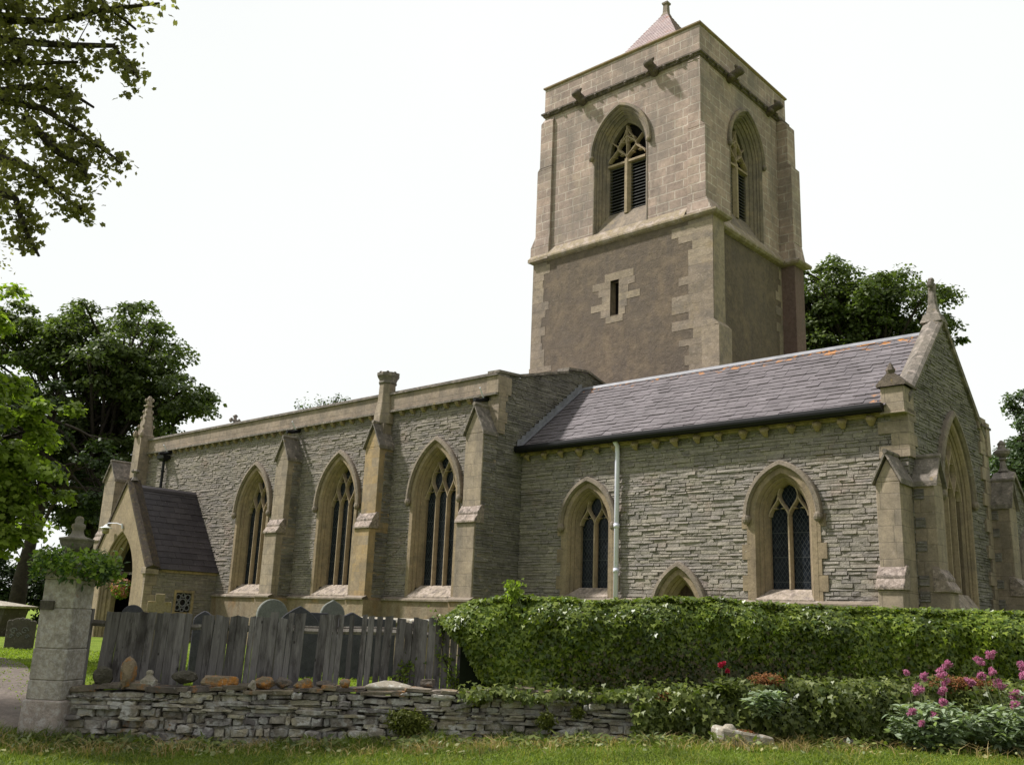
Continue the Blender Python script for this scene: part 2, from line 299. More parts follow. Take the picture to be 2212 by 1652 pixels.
M['rail_wood'] = wood('rail_wood', (.2, .18, .16), (.11, .095, .085), (.3, .28, .25))
M['bark'] = stone('bark', (.05, .04, .032), (.03, .024, .02), 0, [((.08, .085, .05), 2.5, .58, .7, .4)], 5, 1.)
# leaves
M['syc'] = leaf('syc', (.05, .072, .026), (.115, .145, .042), .34, .5, .25)
M['syc_light'] = leaf('syc_light', (.13, .185, .026), (.21, .265, .045), .48, .5, .25)
M['over'] = leaf('over', (.12, .115, .055), (.19, .18, .08), .55, .5, .2)
M['dark_leaf'] = leaf('dark_leaf', (.026, .042, .017), (.05, .075, .024), .25, .5, .25)
M['far_leaf'] = leaf('far_leaf', (.05, .08, .035), (.085, .12, .055), .3, .5, .3)
M['ivy'] = leaf('ivy', (.045, .082, .007), (.18, .225, .022), .3, .38, .4)
M['ivy_old'] = leaf('ivy_old', (.04, .06, .016), (.1, .075, .035), .2, .5, .3)
M['ivy_low'] = leaf('ivy_low', (.05, .075, .014), (.155, .18, .042), .28, .42, .35)
M['valerian'] = leaf('valerian', (.2, .26, .16), (.35, .41, .28), .28, .5, .3)
M['fern'] = leaf('fern', (.075, .095, .014), (.14, .15, .03), .3, .55, .2)
M['pier_plant'] = leaf('pier_plant', (.1, .17, .02), (.2, .27, .045), .35, .45, .3)
M['pier_plant_dark'] = leaf('pier_plant_dark', (.03, .06, .02), (.06, .1, .03), .3, .45, .3)
M['pink'] = leaf('pink', (.5, .16, .29), (.48, .25, .36), .3, .7, .2, (1.3, .8, 1.1))
M['red'] = leaf('red', (.5, .02, .06), (.4, .03, .08), .3, .7, .2, (1.3, .6, .7))
M['rust'] = leaf('rust', (.26, .1, .035), (.17, .09, .035), .3, .7, .2, (1.3, 1, .6))
M['basket'] = leaf('basket', (.4, .16, .13), (.3, .2, .08), .3, .6, .2, (1.3, .9, .7))
M['grass'] = leaf('grass', (.06, .1, .016), (.17, .205, .032), .35, .5, .25)
M['lawn_grass'] = leaf('lawn_grass', (.13, .19, .02), (.24, .29, .04), .35, .6, .15)
M['grass_dry'] = leaf('grass_dry', (.3, .22, .09), (.42, .33, .16), .3, .6, .2, (1.2, 1.1, .7))
M['grass_yellow'] = leaf('grass_yellow', (.2, .2, .04), (.3, .27, .07), .35, .6, .2)
M['litter'] = leaf('litter', (.28, .25, .11), (.16, .2, .08), .2, .6, .3, (1.2, 1.1, .7))
M['stem'] = plain('stem', (.14, .17, .07), .7)
def lawn_mat():
    m, N, L, bs = newmat('lawn'); co = objco(N)
    col = mixc(N, L, ramp(N, L, noise(N, L, co, 1.1, 6), .35, .65), (.13, .195, .022), (.2, .265, .035))
    col = mixc(N, L, math2(N, L, 'MULTIPLY', ramp(N, L, noise(N, L, co, 3.7, 6), .55, .7), .5), col, (.2, .19, .06))
    f = noise(N, L, co, 60, 6, .75); col = mixc(N, L, 1., col, ramp(N, L, f, .3, .7, .5, 1.4), 'MULTIPLY')
    L.new(col, bs.inputs['Base Color']); bs.inputs['Roughness'].default_value = .95; bs.inputs['Specular IOR Level'].default_value = .1
    bump(N, L, bs, f, 1, .04); return m
M['lawn'] = lawn_mat()
M['soil'] = stone('soil', (.05, .055, .02), (.035, .032, .018), 0, [((.07, .1, .02), 4, .45, .6, .7)], 3, .8)
M['path'] = stone('path', (.15, .122, .105), (.12, .1, .088), 0, [((.17, .15, .13), 2, .5, .7, .5), ((.24, .2, .17), 30, .6, .7, .4)], 1.5, .6)
M['kerb'] = stone('kerb', (.22, .2, .17), (.17, .155, .13), .2, [(DARK, 4, .55, .7, .5)], 2, .6)
# ------------------------------------------------------------------ setting: ground and path
YAW = R(-42.43)
EX = Vector((math.cos(YAW), math.sin(YAW), 0)); NX = Vector((-math.sin(YAW), math.cos(YAW), 0))
def sstep(a, b, x):
    t = np.clip((x-a)/(b-a), 0, 1); return t*t*(3-2*t)
YARD = -1.05
def wall_y(x): return 12.50 + .055*(x+5.4)
def road_z(x): return -1.6 + .27*sstep(-4.5, 3.5, x)
def ground_z(x, y):
    x = np.asarray(x, float); y = np.asarray(y, float)
    t = y - wall_y(x)
    gate = sstep(-5.6, -5.9, x)
    up_wall = sstep(.22, .6, t); up_gate = sstep(-.6, 4.5, t)
    k = up_wall*(1-gate) + up_gate*gate; dip = .07*np.exp(-((t+.05)/.5)**2)*(1-gate)
    return road_z(x)*(1-k) + YARD*k - dip + .012*np.sin(3.1*x+1.7*y)*np.cos(2.3*y-x)
def ground():
    xs = np.unique(np.round(np.concatenate([np.linspace(-900, -40, 12), np.linspace(-40, -9, 32), np.linspace(-9, 9.5, 112), np.linspace(9.5, 40, 30), np.linspace(40, 900, 12)]), 3))
    ys = np.unique(np.round(np.concatenate([np.linspace(-300, -6, 8), np.linspace(-6, 9.5, 16), np.linspace(9.5, 16, 100), np.linspace(16, 60, 70), np.linspace(60, 1500, 12)]), 3))
    X, Y = np.meshgrid(xs, ys); Z = ground_z(X, Y)
    V = np.stack([X, Y, Z], -1).reshape(-1, 3); nx = len(xs)
    F = [(j*nx+i, j*nx+i+1, (j+1)*nx+i+1, (j+1)*nx+i) for j in range(len(ys)-1) for i in range(nx-1)]
    me = bpy.data.meshes.new('ground'); me.from_pydata(V.tolist(), [], F); me.update()
    tag(link('ground', me, M['lawn'], None, True), kind='structure')
ground()
def ribbon(L_, R_, n=60, lift=.012):
    mb = MB(); Lp = np.array(L_, float); Rp = np.array(R_, float); t = np.linspace(0, 1, len(Lp)); q = np.linspace(0, 1, n); m = 14
    ring = []
    for a in q:
        l = [np.interp(a, t, Lp[:, i]) for i in (0, 1)]; r = [np.interp(a, t, Rp[:, i]) for i in (0, 1)]
        ring.append([(l[0]+(r[0]-l[0])*k/(m-1), l[1]+(r[1]-l[1])*k/(m-1), float(ground_z(l[0]+(r[0]-l[0])*k/(m-1), l[1]+(r[1]-l[1])*k/(m-1)))+lift) for k in range(m)])
    return mb.loft(ring)
tag(obj('path', ribbon([(-9.2, 8.5), (-8.3, 12.2), (-8.6, 14), (-9.8, 16.6), (-11, 18.6), (-13.2, 20.4), (-18, 22), (-24, 23)],
                       [(-5.95, 8.5), (-5.96, 12.0), (-6.2, 13.6), (-7.45, 15.9), (-8.5, 17.7), (-9.5, 19.0), (-12.5, 20.9), (-20, 23.6)], 60, .02), M['path'], None, True), kind='structure')
tag(obj('gravel_strip', ribbon([(-10.9, 21.5), (-12.4, 24.3), (-13.2, 26)], [(-11.8, 21.2), (-13.2, 24.1), (-14, 26)], 12, .02), M['path'], None, True), kind='structure')

# ------------------------------------------------------------------ the church (local frame: e east, n north, z above eye level)
E0, N0, Z0 = -16.9, 18.0, YARD
church = thing('church', 'grey rubble stone parish church with a square tower, slate chancel roof and pointed windows', 'church', EX*E0 + NX*N0 + Vector((0, 0, Z0)), YAW)
def CP(p): return (p[0]-E0, p[1]-N0, p[2]-Z0)
def part(name, mb, m, parent=church, smooth=False, bevel=0):
    return obj(name, mb.xf(CP), m, parent, smooth, bevel)

rng = random.Random(4)
class Arch:
    """pointed two-centred opening: half width w, springing zs, rise h"""
    def __init__(s, c, w, z0, zs, h): s.c, s.w, s.z0, s.zs, s.h = c, w, z0, zs, h; s.R = (w*w+h*h)/(2*w); s.off = s.R-w
    def inset(s, d):
        Rr = s.R-d; return Arch2(s.c, Rr-s.off, s.z0, s.zs, math.sqrt(max(1e-6, Rr*Rr-s.off*s.off)), Rr, s.off)
    def half(s, z):
        if z <= s.zs: return s.w
        q = s.R*s.R-(z-s.zs)**2
        return math.sqrt(q)-s.off if q > s.off*s.off else 0
    def span(s, z): h = s.half(z); return (s.c-h, s.c+h)
    def ring(s, n=14, bottom=True, z0=None):
        pts = []
        am = math.asin(min(1, s.h/s.R))
        for i in range(n+1):
            a = am*i/n; pts.append((s.R*math.cos(a)-s.off, s.zs+s.R*math.sin(a)))
        pts[-1] = (0, s.zs+s.h)
        right = pts; left = [(-x, z) for x, z in pts]
        out = left + right[::-1][1:]
        if bottom:
            zb = s.z0 if z0 is None else z0
            out = [(-s.w, zb)] + out + [(s.w, zb)]
        return out
    @property
    def top(s): return s.zs+s.h
class Arch2(Arch):
    def __init__(s, c, w, z0, zs, h, Rr, off): s.c, s.w, s.z0, s.zs, s.h, s.R, s.off = c, w, z0, zs, h, Rr, off
def southT(n): return lambda x, d, z: (x, n+d, z)     # along e, depth into the wall
def eastT(e): return lambda x, d, z: (e-d, x, z)

def cut(iv, holes):
    for a, b in holes:
        nv = []
        for x0, x1 in iv:
            if b <= x0 or a >= x1: nv.append((x0, x1)); continue
            if a > x0: nv.append((x0, a))
            if b < x1: nv.append((b, x1))
        iv = nv
    return iv
def wall_face(mb, T, zs, outl, holes=(), d=0):
    """plain wall sheet sliced at heights zs; outl(z)->(x0,x1); holes are Arch-like with span(z)"""
    for h in holes: zs = list(zs)+[h.z0, h.top]+[h.zs+h.h*k/10 for k in range(10)]
    zs = sorted(set(round(z, 4) for z in zs))
    for z0, z1 in zip(zs, zs[1:]):
        hs = sorted([h for h in holes if h.z0 <= z0+1e-3 and h.top >= z1-1e-3], key=lambda h: h.c)
        xa = [outl(z0)[0]]; xb = [outl(z1)[0]]
        for h in hs: s0, s1 = h.span(z0), h.span(z1); xa += s0; xb += s1
        xa.append(outl(z0)[1]); xb.append(outl(z1)[1])
        for k in range(0, len(xa), 2):
            mb.add([T(xa[k], d, z0), T(xa[k+1], d, z0), T(xb[k+1], d, z1), T(xb[k], d, z1)], [(0, 1, 2, 3)])
    return mb
def rubble(mb, T, z0, z1, outl, holes=(), hc=(.042, .086), ln=(.16, .55), dp=(.008, .026), wob=.008, back=True, flip=False):
    """coursed rubble: every stone its own faceted block standing proud of a mortar sheet"""
    z = z0
    while z < z1-.01:
        h = min(rng.uniform(*hc), z1-z); zm = z+h/2
        o0, o1 = outl(zm)
        iv = cut([(o0, o1)], [hh.span(zm) for hh in holes if hh.z0 < zm < hh.top])
        for a, b in iv:
            if b-a < .01: continue
            if back: mb.add([T(a, .004, z), T(b, .004, z), T(b, .004, z+h), T(a, .004, z+h)], [(0, 1, 2, 3)])
            x = a; g = .002
            while x < b-.01:
                l = rng.uniform(*ln)*rng.choice((.6, 1, 1, 1.3)); 
                if b-x-l < .09: l = b-x
                xa, xb = x+g, x+l-g; d = rng.uniform(*dp); iz = min(.008, h*.11); ix = .007
                j = lambda k: rng.uniform(-k, k)
                za, zb = z+.001+j(wob), z+h-.001+j(wob)
                tl = j(.012)
                f = [T(xa+ix+j(.006), -d+tl+j(.008), za+iz), T(xb-ix+j(.006), -d-tl+j(.008), za+iz+j(wob)), T(xb-ix+j(.006), -d*.62-tl+j(.006), zb-iz*.6+j(wob)), T(xa+ix+j(.006), -d*.62+tl+j(.006), zb-iz*.6)]
                mb.add([T(xa, 0, za), T(xb, 0, za), T(xb, 0, zb), T(xa, 0, zb)]+f, [(4, 5, 6, 7), (0, 1, 5, 4), (1, 2, 6, 5), (2, 3, 7, 6), (3, 0, 4, 7)])
                x += l
        z += h
    return mb
def bar(mb, T, pts, b, d0, d1, taper=None):
    """stone tracery bar swept along a 2-D line, chamfered to the front"""
    n = len(pts); rings = []
    for i, (x, z) in enumerate(pts):
        x0, z0 = pts[max(i-1, 0)]; x1, z1 = pts[min(i+1, n-1)]
        tx, tz = x1-x0, z1-z0; l = math.hypot(tx, tz) or 1; nx, nz = -tz/l, tx/l
        w = b/2*(taper[i] if taper else 1)
        sec = [(-w*.4, d0), (w*.4, d0), (w, d0+(d1-d0)*.5), (w, d1), (-w, d1), (-w, d0+(d1-d0)*.5)]
        rings.append([T(x+nx*a, d, z+nz*a) for a, d in sec])
    return mb.loft(rings, True, True)
def ogee(xm, dx, z0, h, n=9):
    return [(xm+dx*(1-math.cos(math.pi*k/n))/2, z0+h*k/n) for k in range(n+1)]
def tracery(T, a, lights, step, b, d0, d1, zs=None, cusp=True, only=None):
    """reticulated tracery for an inner opening a (Arch): mullions, crossing ogee bars, cusps"""
    mb = MB(); p = 2*a.w/lights; zs = a.zs if zs is None else zs
    c = a.c
    for i in range(1, lights):
        if only and i not in only: continue
        x = c-a.w+p*i; bar(mb, T, [(x, a.z0), (x, zs)], b, d0, d1)
    nodes = [c-a.w+p*i for i in range(lights+1)]; z = zs; lv = 0
    while len(nodes) > 1 and z < a.top:
        for i, x in enumerate(nodes):
            for sg in (-1, 1):
                if (i == 0 and sg < 0) or (i == len(nodes)-1 and sg > 0): continue
                pts = ogee(x, sg*p/2, z, step)
                pts = [(q, zz) for q, zz in pts if abs(q-c) <= a.half(zz)+b*.6 and zz < a.top+.02]
                if len(pts) > 2: bar(mb, T, pts, b*.85, d0+.01, d1)
                if cusp and len(pts) > 6:       # cusps point into the cell on the inner side of each bar
                    q, zz = pts[4]; s2 = sg
                    bar(mb, T, [(q-sg*.01, zz-.02), (q+sg*p*.12, zz-.06*step), (q+sg*p*.2, zz-.03*step-.02)], b*.6, d0+.03, d1-.02, [1, .7, .12])
                    if lv: bar(mb, T, [(q, zz), (q-sg*p*.12, zz+.06*step), (q-sg*p*.2, zz+.02*step)], b*.6, d0+.03, d1-.02, [1, .7, .12])
        nodes = [(nodes[i]+nodes[i+1])/2 for i in range(len(nodes)-1)]; z += step; lv += 1
    return mb
def window(T, a, depth, lights, step, parent, sill_z, sill_drop, hood=True, insets=None, quoins=None, bw=.085, zs_tr=None, proud=-.045, name='window', glass='glass', cusp=True, hood_in=.12, surround=.12):
    """a: opening at the wall face. builds moulded surround + tracery + glass + hood + sill"""
    prof = insets or [(-surround, .03), (-surround, proud), (0, proud), (.05, .03), (.05, .06), (.075, .06), (.11, .12), (.11, .15), (.13, .15), (.19, depth-.08), (.19, depth+.08)]
    mb = MB(); rings = []
    for i, d in prof:
        r = a.inset(i); rings.append([T(a.c+x, d, z) for x, z in r.ring(14, True, sill_z-sill_drop-.03 if d < .1 else sill_z-.06)])
    mb.loft(rings)
    if quoins:
        z = a.z0-.1; k = 0
        while z < a.zs-.05:
            h = min(quoins[2], a.zs-z); wd = quoins[k % 2]
            for s in (-1, 1):
                x0, x1 = sorted((a.c+s*(a.w+.05), a.c+s*(a.w+wd)))
                mb.add([T(x, d, zz) for d in (.02, proud+.004) for x, zz in ((x0, z), (x1, z), (x1, z+h-.006), (x0, z+h-.006))], [(4, 5, 6, 7), (0, 1, 5, 4), (1, 2, 6, 5), (2, 3, 7, 6), (3, 0, 4, 7)])
            z += h; k += 1
    win = part(name, mb, M['mould'], parent)
    ins = prof[-1][0]; inner = a.inset(ins); inner.z0 = sill_z
    part('tracery', tracery(T, inner, lights, step, bw, depth-.13, depth+.03, zs_tr, cusp), M['trac'], win)
    g = MB(); r = inner.inset(-.02).ring(14, True, sill_z-.05); g.add([T(a.c+x, depth, z) for x, z in r], [tuple(range(len(r)))])
    part('glass', g, M[glass], win)
    s = MB(); wi = inner.w+.06
    s.add([T(a.c-a.w-.02, -.07, sill_z-sill_drop), T(a.c+a.w+.02, -.07, sill_z-sill_drop), T(a.c+wi, depth-.1, sill_z), T(a.c-wi, depth-.1, sill_z), T(a.c-wi, depth+.04, sill_z+.005), T(a.c+wi, depth+.04, sill_z+.005),
           T(a.c-a.w-.02, -.07, sill_z-sill_drop-.06), T(a.c+a.w+.02, -.07, sill_z-sill_drop-.06), T(a.c-a.w-.02, .1, sill_z-sill_drop-.08), T(a.c+a.w+.02, .1, sill_z-sill_drop-.08)],
          [(0, 1, 2, 3), (3, 2, 5, 4), (6, 7, 1, 0), (8, 9, 7, 6)])
    part('sill', s, M['sill'], win)
    if hood: hoodmould(T, a, win, hood_in, proud)
    return win
def hoodmould(T, a, win, off=.12, proud=-.045, stop=True, m='hood', wd=.12):
    sec = [(-off, proud+.01), (-off, proud-.04), (-off-.04, proud-.1), (-off-wd, proud-.085), (-off-wd-.02, proud-.05), (-off-wd-.02, .03)]
    h = MB(); rings = []
    for i, d in sec: rings.append([T(a.c+x, d, z) for x, z in a.inset(i).ring(16, False)])
    rings.append(rings[0]); h.loft(rings)
    if stop:
        for s in (-1, 1):
            q = a.c+s*(a.w+off+wd*.5)
            rr = []
            for k, (zz, r) in enumerate(((.03, .05), (-.02, .085), (-.08, .095), (-.13, .08), (-.18, .04))):
                rr.append([T(q+r*math.cos(t)*(1+.15*math.sin(3*t+k)), proud-.05+r*math.sin(t)*.9, a.zs+zz) for t in [2*math.pi*j/9 for j in range(9)]])
            h.loft(rr, True, True)
    return part('hood_mould', h, M[m], win)
def lin(*pts):
    xs = [p[0] for p in pts]; ys = [p[1] for p in pts]
    return lambda z: float(np.interp(z, xs, ys))

# ---- nave
NE_, NW_ = -16.9, -36.0; NS, NN = 18.0, 24.8
ztop = 5.8
aN = [Arch(c, .84, .55, 3.2, 1.42) for c in (-27.93, -23.4, -19.13)]
hole = [x.inset(-.06) for x in aN]
for h in hole: h.z0 = .5
mb = rubble(MB(), southT(NS), .5, ztop, lambda z: (NW_, NE_), hole)
nave = part('nave_wall', mb, M['rubble_nave'])
gz = lin((5.6, 17.99), (6.38, 18.0), (6.44, 18.7), (7.0, 20.7), (7.3, 21.4))
gz2 = lin((5.6, 24.8), (6.4, 24.75), (7.05, 22.5), (7.3, 21.4))
mb = rubble(MB(), eastT(NE_), .5, 7.2, lambda z: (18.0 if z < 6.36 else gz(z), 24.8 if z < 6.4 else gz2(z)))
rubble(mb, eastT(NE_), .55, 4.75, lambda z: (17.50 if z > 2.6 else 17.34, 18.0))
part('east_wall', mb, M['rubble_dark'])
mb = MB(); mb.box(NW_, NE_-.01, NN-.2, NN, Z0, 6.3); mb.box(NW_, NW_+.2, NS+.01, NN-.2, Z0, 6.3); mb.box(NW_+.2, NE_-.02, NS+.45, NS+.5, Z0, .4)
part('back_wall', mb, M['rubble_dark'])
mb = MB(); mb.add([(NW_, NS+.1, 6.3), (NE_-.02, NS+.1, 6.3), (NE_-.02, 21.4, 6.75), (NW_, 21.4, 6.75), (NE_-.02, NN, 6.3), (NW_, NN, 6.3)], [(0, 1, 2, 3), (3, 2, 4, 5)])
part('nave_roof', mb, M['lead'])
# plinth, string, parapet
mb = MB(); mb.box(NW_, NE_+.06, NS-.12, NS+.3, Z0-.3, .43); mb.box(NE_-.3, NE_+.06, NS+.3, 19.0, Z0-.3, .43)
for e0 in (-26.1, -21.65, -17.55): mb.box(e0-.07, e0+.72, 17.22, NS-.12, Z0-.3, .428)
part('plinth', mb, M['plinth'])
mb = MB()
def string(mb, e0, e1, n, z, out=.14, h=.11):
    mb.add([(e0, n+.1, z), (e1, n+.1, z), (e1, n-out, z), (e0, n-out, z), (e0, n-out, z+h*.4), (e1, n-out, z+h*.4), (e1, n+.02, z+h), (e0, n+.02, z+h)], [(3, 2, 1, 0), (3, 4, 5, 2), (4, 7, 6, 5), (0, 7, 4, 3), (2, 5, 6, 1), (0, 3, 4, 7), (1, 6, 5, 2)])
prev = NW_
for e0 in (-26.1, -21.65, -17.55):
    string(mb, prev, e0-.08, NS-.04, .43); string(mb, e0-.08, e0+.73, 17.3, .43); prev = e0+.73
part('string_course', mb, M['hood'])
mb = MB(); mb.box(NW_+.1, NE_+.02, NS-.1, NS+.3, 5.86, 6.33)
part('parapet', mb, M['parapet'])
mb = MB(); 
for d, z0, z1 in ((.16, 5.8, 5.86),): mb.box(NW_, NE_+.03, NS-d, NS+.2, z0, z1)
mb.loft([[(x, NS-.16, 6.33), (x, NS-.16, 6.37), (x, NS-.11, 6.385), (x, NS-.11, 6.42), (x, NS+.1, 6.5), (x, NS+.34, 6.42), (x, NS+.34, 6.33)] for x in (NW_+.1, NE_+.05)], True, True)
part('parapet_coping', mb, M['coping'])
mb = MB(); y = NW_+.5
cb = MB(); cb.loft([[(x, 0, 0) , (x, -.13, 0), (x, -.13, -.05), (x, -.06, -.12), (x, 0, -.13)] for x in (-.06, .06)], True, True)
cme = None
for e in np.arange(-35.4, -17.2, .46):
    if any(e0-.1 < e < e0+.75 for e0 in (-21.65,)): continue
    if cme is None: o = obj('corbel', cb, M['corbel'], church); cme = o
    else: o = cme.copy(); COL.objects.link(o)
    o.location = CP((e, NS, 5.8))
# gable coping on the nave's east wall and quoin strip
mb = MB()
top = [(17.88, 6.42), (18.7, 6.47), (20.8, 7.03), (20.82, 7.14), (21.75, 7.25), (22.6, 7.03), (24.8, 6.4)]
mb.loft([[(NE_-.34, n, z-.02), (NE_+.09, n, z-.02), (NE_+.09, n, z+.05), (NE_-.34, n, z+.06)] for n, z in top], True, True)
part('gable_coping', mb, M['coping'])
mb = MB()
for k, z in enumerate(np.arange(4.78, 5.75, .3)):
    a, b = ((.34, .22), (.24, .3))[k % 2]; mb.box(NE_-a, NE_+.055, NS-.055, NS+b, z, z+.294)
mb.box(NE_-.36, NE_+.06, NS-.11, NS+.42, 5.86, 6.33)
part('quoin', mb, M['ash'])
# ---- buttresses of the nave
def buttress(e0, e1, nw, nu, nl, eave, apex, st, sb, zb, mat, side=True, nm='buttress', T=None):
    mb = MB(); mid = (e0+e1)/2
    mb.box(e0, e1, nl, nw, zb, sb); mb.box(e0, e1, nu, nw, sb-.01, eave)
    mb.prism([(e0, eave), (e1, eave), (mid, apex-.08)], lambda a, b, d: (a, d, b), nu, nw)
    o = part(nm, mb if T is None else mb.xf(T), mat, church, False, .012)
    w_ = MB(); zm = (st+sb)/2
    for za, zb_, na, nb in ((sb, zm+.02, nl-.05, (nl+nu)/2-.01), (zm, st+.03, (nl+nu)/2-.03, nu+.02)):
        w_.add([(x, n, z) for x in (e0-.035, e1+.035) for n, z in ((na, za), (na, za+.055), (nb, zb_), (nu+.12, zb_), (nu+.12, za))], [(0, 1, 2, 3, 4), (9, 8, 7, 6, 5), (0, 5, 6, 1), (1, 6, 7, 2), (2, 7, 8, 3), (4, 9, 5, 0)])
    part('set_off', w_ if T is None else w_.xf(T), M['weather'], o, False, .01)
    g = MB()
    for s in (-1, 1):
        ex = e0-.05 if s < 0 else e1+.05
        g.add([(x, n, z) for n in (nu-.07, nw) for x, z in ((ex, eave-.05), (mid, apex-.02), (mid, apex+.06), (ex-s*.0, eave+.05))], [(0, 1, 2, 3), (7, 6, 5, 4), (0, 4, 5, 1), (2, 6, 7, 3), (3, 7, 4, 0), (1, 5, 6, 2)])
    g.tube([(mid, nu-.08, apex+.05), (mid, nw, apex+.05)] if nu < nw else [(mid, nu, apex)], .05, 8)
    part('gablet', g if T is None else g.xf(T), M['coping'], o)
    if side:
        r_ = rubble(MB(), eastT(e1), sb+.2, eave-.12, lambda z: (nu+.2, nw), dp=(.006, .02)); part('rubble_side', r_ if T is None else r_.xf(T), M['rubble_dark'], o); r_ = rubble(MB(), eastT(e1), .5, sb-.1, lambda z: (nl+.24, nw), dp=(.006, .02))
        part('rubble_side', r_ if T is None else r_.xf(T), M['rubble_dark'], o)
    return o
buttress(-17.55, -16.9, 18, 17.48, 17.3, 4.72, 5.45, 2.82, 2.38, .4, M['ash'], side=False)
buttress(-21.65, -21.0, 18, 17.48, 17.3, 4.72, 5.42, 2.82, 2.38, .4, M['ash_warm'])
buttress(-26.1, -25.45, 18, 17.48, 17.3, 4.72, 5.42, 2.82, 2.38, .4, M['ash'])
buttress(-37.4, -36.5, 18.4, 17.2, 17.1, 4.75, 5.5, 2.8, 2.4, Z0, M['ash'], side=False)
# ---- octagonal turret over the middle buttress
mb = MB(); c = (-21.42, 17.95, 0); q = math.pi/8
sqr = lambda a, z: [(c[0]-a, c[1]-a, z), (c[0]+a, c[1]-a, z), (c[0]+a, c[1]+a, z), (c[0]-a, c[1]+a, z)]
mb.loft([sqr(.27, 4.7), sqr(.27, 5.45)], True, True)
mb.lathe([(.36, 5.45), (.35, 5.7), (.27, 6.15), (.25, 6.68)], c, 8, q)
part('turret', mb, M['ash'], church, False, .01)
mb = MB(); mb.lathe([(.25, 6.68), (.285, 6.7), (.285, 6.74), (.265, 6.77), (.3, 6.86), (.35, 6.93), (.35, 7.02), (.26, 7.04)], c, 8, q)
for k in range(8):
    a = q+2*math.pi*k/8+q; mb.lathe([(.05, 0), (.055, .03), (.02, .05)], (c[0]+.29*math.cos(a), c[1]+.29*math.sin(a), 7.01), 5)
part('turret_cap', mb, M['coping'], church, False, .01)
# ---- corner pinnacle
mb = MB(); c = (-35.84, 17.82, 0)
mb.box(-36.12, -35.58, 17.55, 18.12, 4.4, 6.45)
mb.lathe([(.36, 6.45), (.37, 6.55), (.3, 6.6), (.27, 6.9), (.2, 7.3), (.13, 7.68), (.13, 7.72), (.2, 7.74), (.2, 7.79), (.1, 7.8), (.12, 7.92), (.09, 8.02), (.1, 8.08), (.04, 8.16)], c, 4, math.pi/4)
for k in range(4):
    for zz, rr in ((6.9, .29), (7.25, .22), (7.5, .17), (7.98, .14)):
        a = k*math.pi/2+math.pi/4; mb.lathe([(.02, -.06), (.05, -.02), (.055, .02), (.02, .08)], (c[0]+rr*.92*math.cos(a), c[1]+rr*math.sin(a), zz), 6)
for dx, dy in ((-.32, -.1), (.25, -.25), (-.1, -.34)): mb.lathe([(.05, -.12), (.09, -.06), (.1, .04), (.06, .12), (.02, .18)], (c[0]+dx, c[1]+dy, 6.55), 7)
part('pinnacle', mb, M['ash'], church)
# ---- windows of the nave
for a, st in zip(aN, (.52, .54, .54)):
    window(southT(NS), a, .36, 3, st, church, .86, .3, zs_tr=3.22, bw=.07)
# crosses
def stone_cross(e, n, z, s, along='n', name='gable_cross'):
    mb = MB(); f = (lambda a, b, d: (e+d, n+a, z+b)) if along == 'n' else (lambda a, b, d: (e+a, n+d, z+b))
    t = .06*s
    mb.prism([(-.05*s, 0), (.05*s, 0), (.04*s, .9*s), (-.04*s, .9*s)], f, -t, t)
    mb.prism([(-.16*s, -.02), (.16*s, -.02), (.09*s, .16*s), (-.09*s, .16*s)], f, -t*2, t*2)
    for k in range(4):
        a = k*math.pi/2; ca, sa = math.cos(a), math.sin(a)
        mb.prism([(x*ca-y*sa, .72*s+x*sa+y*ca) for x, y in ((0, -.035*s), (.12*s, -.035*s), (.17*s, -.1*s), (.24*s, -.03*s), (.24*s, .03*s), (.17*s, .1*s), (.12*s, .035*s), (0, .035*s))], f, -t*.8, t*.8)
    return part(name, mb, M['gargoyle'] if along == 'x' else M['coping'], church)
stone_cross(-35.3, 21.4, 7.0, 1.05)
# rain pipe and hopper at the west end, stone spouts
mb = MB(); mb.tube([(-34.15, 17.86, 5.5), (-34.15, 17.86, 2.0)], .055, 8)
for z in (5.0, 3.5): mb.tube([(-34.15, 17.86, z), (-34.15, 17.86, z+.06)], .075, 8)
dp = part('rainwater_pipe', mb, M['iron'])
mb = MB(); mb.loft([[(-34.15+sx*w_, 17.84+sy*w_*.6, z) for sx, sy in ((-1, -1), (1, -1), (1, 1), (-1, 1))] for z, w_ in ((5.4, .1), (5.5, .24), (5.62, .27), (5.62, .2))], True, True)
part('hopper', mb, M['iron'], dp)
for e in (-33.9, -25.7, -17.3):
    mb = MB(); mb.tube([(e, 17.98, 5.74), (e-.02, 17.7, 5.66), (e-.02, 17.5, 5.64)], [.07, .06, .06], 7); part('rain_spout', mb, M['iron'], church)
    mb = MB(); mb.tube([(e, 17.86, 5.68), (e+.05, 17.62, 5.98)], .02, 5); part('spout_stay', mb, M['pipe'], church)

# ---- chancel
CE, CW, CS, CN, CM = -6.7, -16.9, 19.0, 24.0, 21.5
aC = [Arch(c, .64, .6, 2.42, .9) for c in (-14.6, -9.4)]
aD = Arch(-11.97, .5, Z0, .32, .86)
hole = [x.inset(-.06) for x in aC+[aD]]
for h in hole: h.z0 = .5
hole[2].z0 = Z0
part('chancel_wall', rubble(MB(), southT(CS), .6, 4.42, lambda z: (CW+.02, CE-.0), hole, hc=(.045, .1), dp=(.008, .034)), M['rubble'])
mb = wall_face(MB(), southT(CS-.08), [Z0-.2, .5], lambda z: (CW+.06, CE+.05), [hole[2]] if False else [])
mb2 = MB(); mb2.box(CW+.06, -12.62, CS-.1, CS+.2, Z0-.2, .56); mb2.box(-11.32, CE+.08, CS-.1, CS+.2, Z0-.2, .56); mb2.box(CE-.2, CE+.1, CS+.2, CN, Z0-.2, .56)
part('plinth', mb2, M['ash'])
